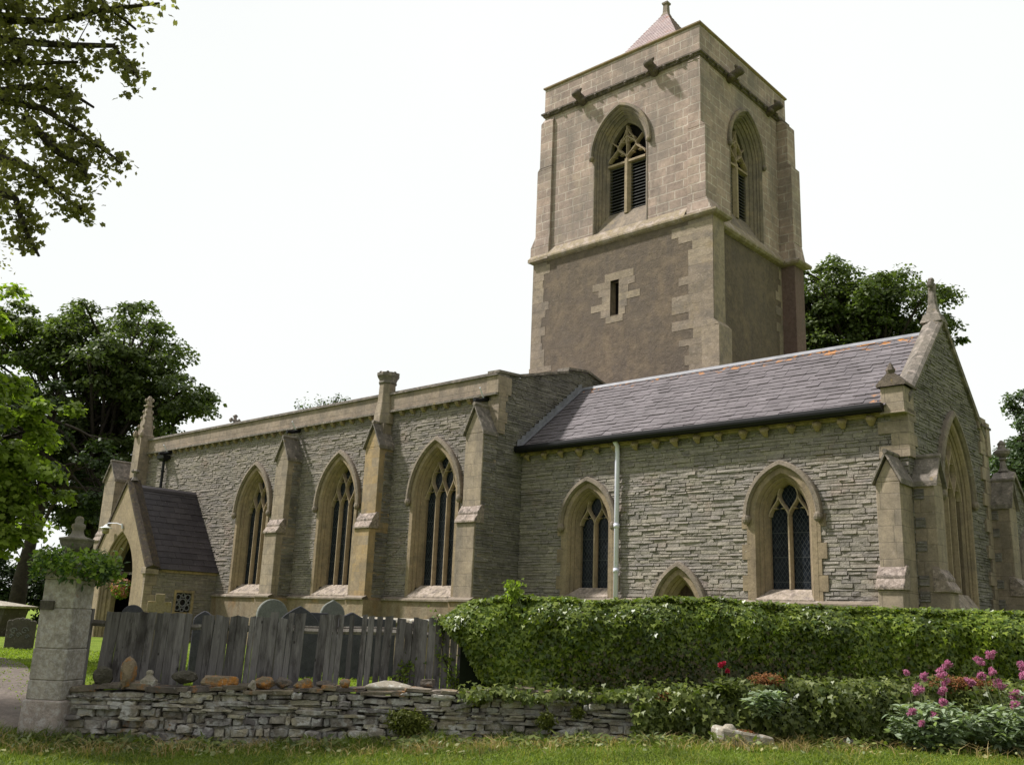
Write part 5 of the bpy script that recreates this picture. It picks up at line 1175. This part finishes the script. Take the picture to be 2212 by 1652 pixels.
headstone('round topped grey headstone with a pale sunlit edge', (-4.05, 17.3), .54, 1.27, 'round', 'slate_pale', R(30), .11)
headstone('dark slate headstone with a blunt pointed top', (-3.42, 16.6), .68, 1.17, 'point', 'slate_stone', R(12), .09)
headstone('greenish ogee headed stone close to the nave plinth', (-3.22, 18.6), .46, 1.32, 'ogee', 'slate_pale', R(25), .1)
headstone('small dark slate headstone with a low pointed top and pale edge', (-2.62, 17.1), .44, 1.1, 'low', 'slate_stone', R(18), .08)
headstone('square topped dark slate headstone between the two pointed ones', (-3.42, 18.1), .42, 1.07, 'flat', 'slate_stone', R(15), .08)
headstone('broad dark slate headstone filling the gap right of the small pointed one', (-2.2, 17.8), .55, 1.0, 'flat', 'slate_stone', R(15), .08)
headstone('grey round headed stone in front of the porch archway', (-6.75, 18), .4, 1.08, 'round', 'slate_stone', R(20), .1)
headstone('small slate stone with a rounded top showing in the first fence gap', (-4.77, 15.8), .33, 1.03, 'point', 'slate_stone', R(10), .09)
hs = headstone('old scalloped headstone with carved scrolls on the lawn by the path', (-11.15, 23, ), .62, .76, 'scallop', 'old_stone', R(8), .12, None, zb=-1.1)
mb = MB()
for cx, cz, r in ((-.14, .45, .075), (.1, .46, .085), (-.02, .36, .06), (-.18, .33, .05), (.17, .33, .05)):
    mb.tube([(cx+r*(1-.07*k)*math.cos(k*.7), -.066, cz+r*(1-.07*k)*math.sin(k*.7)) for k in range(14)], .012, 5)
obj('carved_scrolls', mb, M['slate_pale'], hs)
cs = thing('cross_headstone', 'stepped cross shaped gravestone in front of the porch side window', 'gravestone', (-7.68, 22, -1.05), R(15))
mb = MB(); f = lambda a, b, d: (a, d, b)
mb.prism([(-.1, -.2), (.1, -.2), (.1, .95), (.25, .95), (.25, 1.18), (.1, 1.18), (.1, 1.35), (-.1, 1.35), (-.1, 1.18), (-.25, 1.18), (-.25, .95), (-.1, .95)], f, -.07, .07); obj('cross', mb, M['warm_stone'], cs, False, .012)
mb = MB(); mb.box(-.3, .3, -.2, .2, -.1, .14); mb.box(-.2, .2, -.14, .14, .141, .3); obj('base', mb, M['warm_stone'], cs, False, .012)
ct = thing('chest_tomb', 'low flat topped stone chest tomb beside the nave plinth', 'tomb', (-1.96, 19, -1.05), R(-38))
mb = MB(); mb.box(-.85, .85, -.42, .42, 0, .9); obj('chest', mb, M['warm_stone'], ct); mb = MB(); mb.loft([[(sx_*a, sy*b, z) for sx_, sy in ((-1, -1), (1, -1), (1, 1), (-1, 1))] for z, a, b in ((.9, .9, .47), (.94, .95, .52), (1.0, .95, .52), (1.03, .9, .47))], True, True); obj('lid', mb, M['pale_stone'], ct, False, .008)
ct = thing('chest_tomb', 'tapered stone chest tomb with an overhanging lid at the left edge', 'tomb', (-16.2, 31, -1.05), R(-10))
mb = MB(); mb.loft([[(sx_*a, sy*b, z) for sx_, sy in ((-1, -1), (1, -1), (1, 1), (-1, 1))] for z, a, b in ((-.1, .85, .5), (.85, 1.05, .58))], True, True); obj('chest', mb, M['old_stone'], ct); mb = MB(); mb.loft([[(sx_*a, sy*b, z) for sx_, sy in ((-1, -1), (1, -1), (1, 1), (-1, 1))] for z, a, b in ((.85, 1.2, .72), (.92, 1.25, .76), (1.08, .2, .1))], True, True); obj('lid', mb, M['pale_stone'], ct, False, .01)

# ------------------------------------------------------------------ porch lamp and hanging basket
def CW_(e, n, z): v = EX*e+NX*n; return Vector((v.x, v.y, z))
lp = thing('wall_lamp', 'white enamel lamp on a swan bracket above the porch archway', 'lamp', CW_(PM+.05, PS-.02, 2.66), YAW)
mb = MB(); mb.tube([(0, 0, -.12), (0, -.03, .05)], .03, 6); mb.tube([(0, -.03, 0), (-.2, -.12, .06), (-.55, -.25, .06), (-.62, -.27, .0)], .016, 6); obj('bracket', mb, M['pipe'], lp)
mb = MB(); mb.lathe([(.03, .02), (.06, -.02), (.1, -.06), (.22, -.1), (.225, -.115), (.05, -.08)], (-.62, -.27, 0), 14); M['enamel'] = plain('enamel', (.75, .78, .78), .3, 0, .5, .05); obj('shade', mb, M['enamel'], lp, True)
mb = MB(); mb.lathe([(.04, -.08), (.1, -.12), (.12, -.2), (.1, -.28), (.03, -.3)], (-.62, -.27, 0), 12); M['lampglass'] = plain('lampglass', (.3, .25, .15), .2, 0, .5); obj('globe', mb, M['lampglass'], lp, True)
hb = thing('hanging_basket', 'trailing pink and green hanging basket under the porch arch', 'basket', CW_(PM-.1, PS+.3, .62), YAW)
o, d = ball(1300, (.5, .3, .32), .5); o[:, 2] -= .5*np.maximum(0, o[:, 0]-.15); V, K = leaves(o, d+RS.normal(size=o.shape)*.5, .06+.05*RS.rand(1300), 'rhomb'); npobj('flowers', V, K, M['basket'], hb)
o, d = ball(900, (.52, .3, .36), .5); o[:, 2] -= .06; V, K = leaves(o, d+RS.normal(size=o.shape)*.5, .06+.05*RS.rand(900), 'rhomb'); npobj('foliage', V, K, M['pier_plant'], hb)
mb = MB(); mb.lathe([(.05, -.28), (.16, -.2), (.22, -.05), (.23, 0)], (0, 0, 0), 12); mb.tube([(0, 0, 0), (0, 0, 1.6)], .008, 4); obj('bowl', mb, M['iron'], hb)

# ------------------------------------------------------------------ ivy hedge and the bank below it
def hedge_top(x): return np.interp(x, [-.85, -.7, -.45, .12, .6, 1.2, 1.8, 2.4, 3.1, 3.7, 4.8, 7, 12], [-.06, .06, .2, .32, .29, .28, .31, .37, .38, .34, .33, .36, .4])
def hn(x, z): return .06*np.sin(2.3*x+1.1)*np.cos(3.1*z)+.05*np.sin(5.1*x+4*z)+.03*np.sin(11*x-7*z)
hg = thing('ivy_hedge', 'dense glossy ivy hedge clipped flat on top, running along the churchyard wall', 'hedge', (3, 13, -1))
HB = np.array([3, 13, -1.])
def hedge_front(n):
    x = RS.uniform(-.85, 11, n); left = np.interp(x, [-.85, -.5, -.3, .0], [.0, -.35, -.7, -1.0]); tp = hedge_top(x); lo = np.maximum(left, -1.0)
    z = lo+(tp-lo)*RS.rand(n); ov = np.clip((z-tp+.36)/.36, 0, 1)
    y = wall_y(x)+.52-.12*np.clip((z+.9)/1.2, 0, 1)+.3*ov**2.2+hn(x, z)*1.1; return np.stack([x, y, z], 1), np.stack([.3*np.cos(5*x), -np.ones(n), .25+.9*ov], 1)
def hedge_topf(n):
    x = RS.uniform(-.85, 11, n); y = wall_y(x)+.66+RS.rand(n)*.8; z = hedge_top(x)+.02*np.sin(9*x)*np.sin(7*y)+.02*RS.normal(size=n)+.02-.12*np.clip((y-wall_y(x)-1.2)/.25, 0, 1); return np.stack([x, y, z], 1), np.stack([np.zeros(n), -.35*np.ones(n), np.ones(n)], 1)
p1, n1 = hedge_front(42000); p2_, n2 = hedge_topf(20000)
p1 += RS.normal(size=p1.shape)*np.array([0, .03, 0])
P_ = np.concatenate([p1, p2_]); Nn = np.concatenate([n1, n2])+RS.normal(size=(62000, 3))*.45
V, K = leaves(P_-HB, Nn, .04+.04*RS.rand(len(P_)), 'ivy', .1, np.tile([0, -.25, -1.], (len(P_), 1))); npobj('foliage', V, K, M['ivy'], hg)
x = np.concatenate([RS.normal(2.9, .9, 1500), RS.uniform(.5, 11, 900)]); z = -1.0+.9*np.abs(RS.normal(size=len(x)))*.4; y = wall_y(x)+.42+hn(x, z)-.05*RS.rand(len(x)); V, K = leaves(np.stack([x, y, z], 1)-HB, np.stack([RS.normal(size=len(x))*.5, -np.ones(len(x)), RS.rand(len(x))*.5], 1), .03+.03*RS.rand(len(x)), 'ivy'); npobj('old_foliage', V, K, M['ivy_old'], hg)
mb = MB(); rings = []
for x in np.linspace(-.55, 11, 40):
    t = float(hedge_top(x))-.13; t = min(t, -.6+1.6*(x+.75)); y = float(wall_y(x)); rings.append([(x-3, y+.62-13, -.15), (x-3, y+.6-13, t+.9), (x-3, y+.72-13, t+1), (x-3, y+1.3-13, t+1), (x-3, y+1.35-13, -.15)])
mb.loft(rings, True, True); M['hedge_core'] = plain('hedge_core', (.012, .016, .008), .95, 0, .05); obj('dark_core', mb, M['hedge_core'], hg)  # near-black filler added inside the leaves so nothing shows through
mb = MB(); Ps = []
for k in range(7):
    t = k*.9; top = (.13+.12*math.cos(t)-3, .25+.06*math.sin(t), 1.3+.2+.05*k/7); mb.tube([(.13-3+.02*k, .25, 1.2), ((.13-3+top[0])/2, .25, 1.42), top], [.006, .005, .003], 4)
    m = 34; q = RS.rand(m, 1); Ps.append(np.array([.13-3, .25, 1.28])+(np.array(top)-np.array([.13-3, .25, 1.28]))*q+RS.normal(size=(m, 3))*.03)
obj('shoots', mb, M['stem'], hg); Ps = np.concatenate(Ps); V, K = leaves(Ps, RS.normal(size=Ps.shape)+np.array([0, 0, .6]), .03+.03*RS.rand(len(Ps)), 'ivy'); npobj('shoot_leaves', V, K, M['syc_light'], hg)
# ivy hanging over the fence end
iv = thing('ivy_strand', 'straggling ivy runner climbing the dark fence boards beside the hedge', 'plant', (-.8, 13.1, -1))
mb = MB(); Ps = []
for x0_, z0_, x1_, z1_ in ((-.9, .05, -.62, -.95), (-.75, -.55, -.5, -.98), (-1.33, -.98, -1.28, -.62), (-.3, -.5, -.75, -1.0)):
    q = np.linspace(0, 1, 8); pts = [(x0_+(x1_-x0_)*t+.04*math.sin(9*t)+.8, FY(x0_)-.03-13.1, z0_+(z1_-z0_)*t+1) for t in q]; mb.tube(pts, .006, 4)
    for p in pts: Ps.append(np.array(p)+RS.normal(size=(16 if x0_ < -1.2 else 10, 3))*np.array([.06, .02, .06]))
obj('runner', mb, M['bark'], iv); Ps = np.concatenate(Ps); V, K = leaves(Ps, RS.normal(size=Ps.shape)*.5+np.array([0, -1, .4]), .03+.03*RS.rand(len(Ps)), 'ivy'); npobj('leaves', V, K, M['ivy'], iv)
# lower bank smothered in ivy and weeds
bk = thing('ivy_bank', 'lower mass of paler ivy and weeds spilling over the wall foot to the verge', 'shrub', (4.5, 12.6, -1.3))
BB = np.array([4.5, 12.6, -1.3])
n = 17000; x = np.concatenate([RS.uniform(1.65, 10, n-900), RS.uniform(-.5, 2.0, 900)]); t = RS.rand(n)
tp = np.interp(x, [-.5, 1.2, 1.8, 2.6, 3.2, 4.2, 5.2, 10], [-.86, -.82, -.82, -.78, -.68, -.64, -.6, -.55]); lo = np.where(x < 1.7, tp-.02-.09*np.abs(np.sin(4*x)), road_z(x)+.02)
front = RS.rand(n) < .68
depth = np.interp(x, [1.5, 2.2, 3.3, 5, 10], [-.05, -.15, -.34, -.36, -.3])
z = np.where(front, lo+(tp-lo)*t, tp+.05*RS.normal(size=n)); y = wall_y(x)+np.where(front, depth-.12*np.sin(math.pi*t)+hn(x*1.3, z*1.5)*1.2, depth+(.5-depth)*t)
P_ = np.stack([x, y, z], 1)+RS.normal(size=(n, 3))*.03; Nn = np.where(front[:, None], np.array([[0, -1, .5]]), np.array([[0, -.3, 1]]))+RS.normal(size=(n, 3))*.55
V, K = leaves(P_-BB, Nn, .042+.045*RS.rand(n), 'ivy', .1, np.tile([0, -.4, -1.], (n, 1))); npobj('foliage', V, K, M['ivy_low'], bk)
mb = MB(); mb.loft([[(x-4.5, float(wall_y(x))+d-12.6, z+1.3) for d, z in ((float(np.interp(x, [1.6, 3, 5], [.1, -.2, -.25])), -1.6), (float(np.interp(x, [1.6, 3, 5], [.12, -.12, -.18])), float(np.interp(x, [1.6, 3, 5], [-.95, -.75, -.7]))), (.55, -.75), (.6, -1.6))] for x in np.linspace(1.6, 10.5, 20)], True, True); obj('core', mb, M['hedge_core'], bk)

# ------------------------------------------------------------------ plants on and below the wall
def bushy(name, label, cat, c, r, n, size, mat, shape='lance', group=None, up=.5, extra=None):
    t = thing(name, label, cat, (c[0], c[1], c[2]-r[2]), 0, group); o, d = ball(n, r, .5); o[:, 2] += r[2]
    k = RS.randint(40, size=n); o = o*.6+o[k]*.4
    V, K = leaves(o, d*.5+RS.normal(size=o.shape)*.6+np.array([0, -.3, up]), size*(.6+.8*RS.rand(n)), shape); npobj('foliage', V, K, M[mat], t)
    mb = MB()
    for j in range(14):
        e = o[RS.randint(n)]; mb.tube([(0, .08, .02), (e[0]*.5, .05, e[2]*.6), tuple(e)], [.006, .004, .002], 4)
    obj('stems', mb, M['stem'], t); return t
GF = 'ferny tufts growing out of the dry-stone wall'
bushy('wall_fern', 'widest ferny tuft hanging on the face of the wall left of the hedge', 'plant', (-1.13, 12.62, -1.27), (.36, .16, .2), 2600, .05, 'fern', group=GF)
bushy('wall_fern', 'ferny tuft on top of the wall at the hedge corner', 'plant', (-.28, 12.78, -.96), (.22, .16, .13), 1300, .05, 'fern', group=GF)
bushy('wall_fern', 'small round ferny tuft low on the wall face under the hedge', 'plant', (.6, 12.76, -1.2), (.15, .1, .14), 900, .045, 'fern', group=GF)
bushy('wall_fern', 'smallest ferny tuft, just right of another one on the wall face', 'plant', (1.0, 12.8, -1.1), (.1, .08, .1), 500, .045, 'fern', group=GF)
GS = 'dry rust coloured seed heads on the wall top'
def bushy2(label, c, r, n): return bushy('sedum_clump', label, 'plant', c, r, n, .028, 'rust', 'rhomb', GS, 1)
bushy2('rust red seed heads between the pale plant and the red flower', (3.42, 12.75, -.6), (.3, .2, .12), 1300)
bushy2('long rust red patch of seed heads behind the pink valerian', (5.95, 12.85, -.56), (.62, .22, .14), 3000)
bushy2('rust coloured patch at the right edge behind the valerian', (7.2, 12.9, -.55), (.45, .2, .14), 1500)
bushy2('dull reddish dry patch low on the ivy bank', (2.1, 12.78, -.86), (.17, .1, .1), 600)
def valerian(label, c, wd, hgt, nl, heads, mat='pink', lm='valerian', group=None):
    t = thing('valerian_plant', label, 'plant', c, 0, group); Ps, Ns, Ts = [], [], []; mb = MB(); fl = []
    nst = max(6, int(nl/26))
    for k in range(nst):
        a = RS.rand()*6.283; r = RS.rand()**.6*wd; e = np.array([r*math.cos(a), r*.6*math.sin(a)-.05, hgt*(.45+.55*RS.rand())*(1.05-.4*r/wd)])
        b0 = np.array([e[0]*.4, e[1]*.3, 0]); q = np.linspace(0, 1, 5); cur = [b0*(1-x)+e*x+np.array([e[0]*.3*x*x, 0, 0]) for x in q]; mb.tube([Vector(p) for p in cur], [.006, .005, .005, .004, .003], 4)
        m = 26; x = RS.rand(m)**.7; pos = np.stack([np.interp(x, q, np.array(cur)[:, i]) for i in range(3)], 1); out = RS.normal(size=(m, 3))*np.array([1, 1, .25]); out = unit(out)
        Ps.append(pos); Ts.append(out+np.array([0, 0, .25])); Ns.append(np.array([0, 0, 1])+RS.normal(size=(m, 3))*.35)
    V, K = leaves(np.concatenate(Ps), np.concatenate(Ns), .085+.05*RS.rand(nst*26), 'lance', .15, np.concatenate(Ts)*2); npobj('foliage', V, K, M[lm], t)
    for hx, hz, hr, hy in heads:
        e = np.array([hx-c[0], hy-c[1], hz-c[2]]); mb.tube([(e[0]*.6, e[1]*.5, hgt*.4), (e[0]*.85, e[1]*.8, (hgt*.4+e[2])/2), tuple(e)], [.006, .005, .004], 4)
        Pf = []
        for q in range(7):
            o, d = ball(75, (hr*.55, hr*.5, hr*.42), .6); cc = e+np.array([RS.uniform(-1, 1)*hr*.7, RS.uniform(-1, 1)*hr*.6, -hr*1.1*q/6+hr*.3]); Pf.append(cc+o)
        Pf = np.concatenate(Pf); V, K = leaves(Pf, RS.normal(size=Pf.shape), .013+.013*RS.rand(len(Pf)), 'rhomb'); npobj('flower_head', V, K, M[mat], t)
    obj('stems', mb, M['stem'], t); return t
GV = 'valerian plants along the ivy bank'
valerian('pale leaved valerian with pink flowers, left of the two big clumps', (5.25, 12.2, -1.36), .44, .74, 2500, [(5.54, -.4, .075, 12.5), (5.62, -.3, .06, 12.5), (5.28, -.46, .06, 12.45), (5.2, -.6, .08, 12.35), (5.5, -.62, .06, 12.4), (5.06, -.42, .035, 12.4), (5.2, -.88, .04, 12.0), (5.42, -.74, .05, 12.2), (4.93, -.85, .045, 12.0), (5.0, -.97, .035, 11.9), (5.6, -.52, .05, 12.5)], 'pink', group=GV)
valerian('big pale leaved valerian with tall pink flower stems at the right edge', (6.5, 12.3, -1.34), .66, .78, 3900, [(6.04, -.24, .065, 12.5), (6.18, -.16, .065, 12.5), (6.0, -.42, .05, 12.4), (6.15, -.36, .05, 12.4), (6.6, -.28, .075, 12.5), (6.56, -.4, .06, 12.45), (6.25, -.5, .08, 12.4), (6.36, -.62, .07, 12.3), (6.3, -.74, .06, 12.2), (6.7, -.75, .06, 12.1), (6.85, -.5, .07, 12.4), (7.1, -.35, .08, 12.5), (5.85, -.5, .05, 12.4)], 'pink', group=GV)
valerian('small dark leaved plant with one red flower head against the ivy', (2.84, 12.72, -.82), .13, .26, 200, [(2.83, -.42, .04, 12.72), (2.9, -.5, .02, 12.72)], 'red', 'ivy_low', group=GV)
valerian('pale grey-leaved valerian without flowers, sprawling on the ivy bank', (3.3, 12.45, -1.0), .2, .4, 420, [], group=GV)
# stone trough half buried in the verge, rock
tr = thing('stone_trough', 'broken pale stone trough lying in the verge grass with dry growth inside', 'trough', (2.97, 12.3, -1.43), R(8))
mb = MB()
outer = [(-.33, -.2), (.33, -.2), (.33, .2), (-.33, .2)]
mb.loft([[(x*a, y*a, z+(.1 if x < 0 and zz else 0)*(1 if a < .99 else .8)) for x, y in outer] for a, z, zz in ((.88, -.1, 0), (1, .12, 0), (1, .2, 1), (.74, .2, 1), (.66, .04, 0))], True, True)
obj('basin', mb, M['pale_stone'], tr, False, .02)
mb = MB(); rr = []
for k, (zz, r) in enumerate(((.1, .06), (.2, .1), (.28, .09), (.33, .04))): rr.append([(-.2+r*math.cos(t)*(1+.2*math.sin(3*t)), -.1+r*.8*math.sin(t), zz) for t in [6.283*j/9 for j in range(9)]])
mb.loft(rr, True, True); obj('broken_lip', mb, M['pale_stone'], tr, True)
o, d = ball(500, (.2, .12, .07), .5); o[:, 2] += .2; V, K = leaves(o, d+np.array([0, 0, .6]), .03+.02*RS.rand(500), 'rhomb'); npobj('dry_growth', V, K, M['rust'], tr)
rock('verge_rock', 'grey wedge of rock in the grass below the ivy bank', 4.44, -1.45, .32, .2, .25, 'pale_stone', -.35, 31, cat='rock')

# ------------------------------------------------------------------ grass, dead stalks, fallen leaves
def blades(name, n, xr, tr_, hgt, mat, wd=.006, lean=.5, dens=None, zoff=0, label=None):
    x = RS.uniform(*xr, n); tt = tr_[0]+(tr_[1]-tr_[0])*RS.rand(n)
    y = wall_y(x)+tt
    if dens is not None:
        k = RS.rand(n) < dens(x, y, tt); x, y, tt = x[k], y[k], tt[k]
    z = ground_z(x, y)+zoff; m = len(x); h = hgt(x, y, tt)*(.5+.8*RS.rand(m))
    a = RS.rand(m)*6.283; side = np.stack([np.cos(a), np.sin(a), np.zeros(m)], 1)*wd; ln_ = np.clip(RS.normal(size=(m, 3)), -1.5, 1.5)*np.array([lean, lean, 0])
    b0 = np.stack([x, y, z-.01], 1); md = b0+(np.array([0, 0, 1])+ln_*.35)*h[:, None]*.6; tp = b0+(np.array([0, 0, .95])+ln_)*h[:, None]
    ln_ = None
    V = np.stack([b0-side, b0+side, md+side*.8, md-side*.8, md-side*.8, md+side*.8, tp+side*.15, tp-side*.15], 1).reshape(-1, 3)
    return tag(npobj(name, V, 4, M[mat]), kind='stuff')
clump = lambda x, y: .5+.5*np.sin(2.7*x+1.3*y)*np.sin(4.1*x-2.2*y+1)
blades('verge_grass', 52000, (-6.3, 9.5), (-2.6, .1), lambda x, y, t: .04+.14*np.clip((t+1.0)/.8, 0, 1)*(.2+1.3*clump(x, y)**2), 'grass', .005, .6, lambda x, y, t: np.where(t > -.85, 1, .75))
blades('mown_grass', 30000, (-6.3, 9.5), (-3.2, -.7), lambda x, y, t: .035+.05*clump(x*1.7, y*1.4)**2, 'grass', .005, .8)
blades('yellow_grass', 9000, (-6.3, 9.5), (-3.0, -.1), lambda x, y, t: .05+.07*clump(x+3, y*2), 'grass_yellow', .004, .9, lambda x, y, t: clump(x*1.1-2, y*1.9)**1.5)
n = 2600; x = RS.uniform(-6, 9, n); k = RS.randint(120, size=n); cx_ = RS.uniform(-6, 9, 120); ct_ = -.15-1.1*RS.rand(120)**1.4; x = cx_[k]+.09*RS.normal(size=n); y = wall_y(x)+ct_[k]+.07*RS.normal(size=n)
V, K = leaves(np.stack([x, y, ground_z(x, y)+.02+.1*RS.rand(n)], 1), RS.normal(size=(n, 3))*.5+np.array([0, -.3, 1]), .05+.08*RS.rand(n), 'lance', .15); tag(npobj('verge_weeds', V, K, M['ivy_low']), kind='stuff')
blades('dry_grass', 7000, (-6, 9), (-1.5, -.1), lambda x, y, t: .1+.08*clump(x, y), 'grass_dry', .004, 1.0, lambda x, y, t: .15+.85*(clump(x*1.3+2, y) > .62))
blades('churchyard_grass', 30000, (-14, -.5), (1.2, 11), lambda x, y, t: .05+0*x, 'lawn_grass', .012, .6, lambda x, y, t: ((x > -6.6-.85*np.maximum(0, t-1.5))|(x < -10.5-.5*(t)))*1.)
n = 320; x = RS.uniform(-6, 9, n); y = wall_y(x)-.5-1.3*RS.rand(n); V, K = leaves(np.stack([x, y, ground_z(x, y)+.05+.03*RS.rand(n)], 1), RS.normal(size=(n, 3))*.5+np.array([0, 0, 1]), .025+.035*RS.rand(n), 'maple', .2); tag(npobj('fallen_leaves', V, K, M['litter']), kind='stuff')
# kerb slabs across the gateway
for i, (x, l) in enumerate(((-6.35, .7), (-7.1, .75))):
    mb = MB(); mb.box(-l/2, l/2, -.14, .14, -.12, .05); o = obj('kerb_slab', mb, M['kerb'], None, False, .015); o.location = (x, 12.06+.05*i, float(ground_z(x, 12.1))+.01); o.rotation_euler.z = R(3)
    tag(o, ('stone kerb slab beside the pier foot', 'stone kerb slab at the left frame edge in the gateway')[i], 'kerb', 'kerb slabs across the gateway')
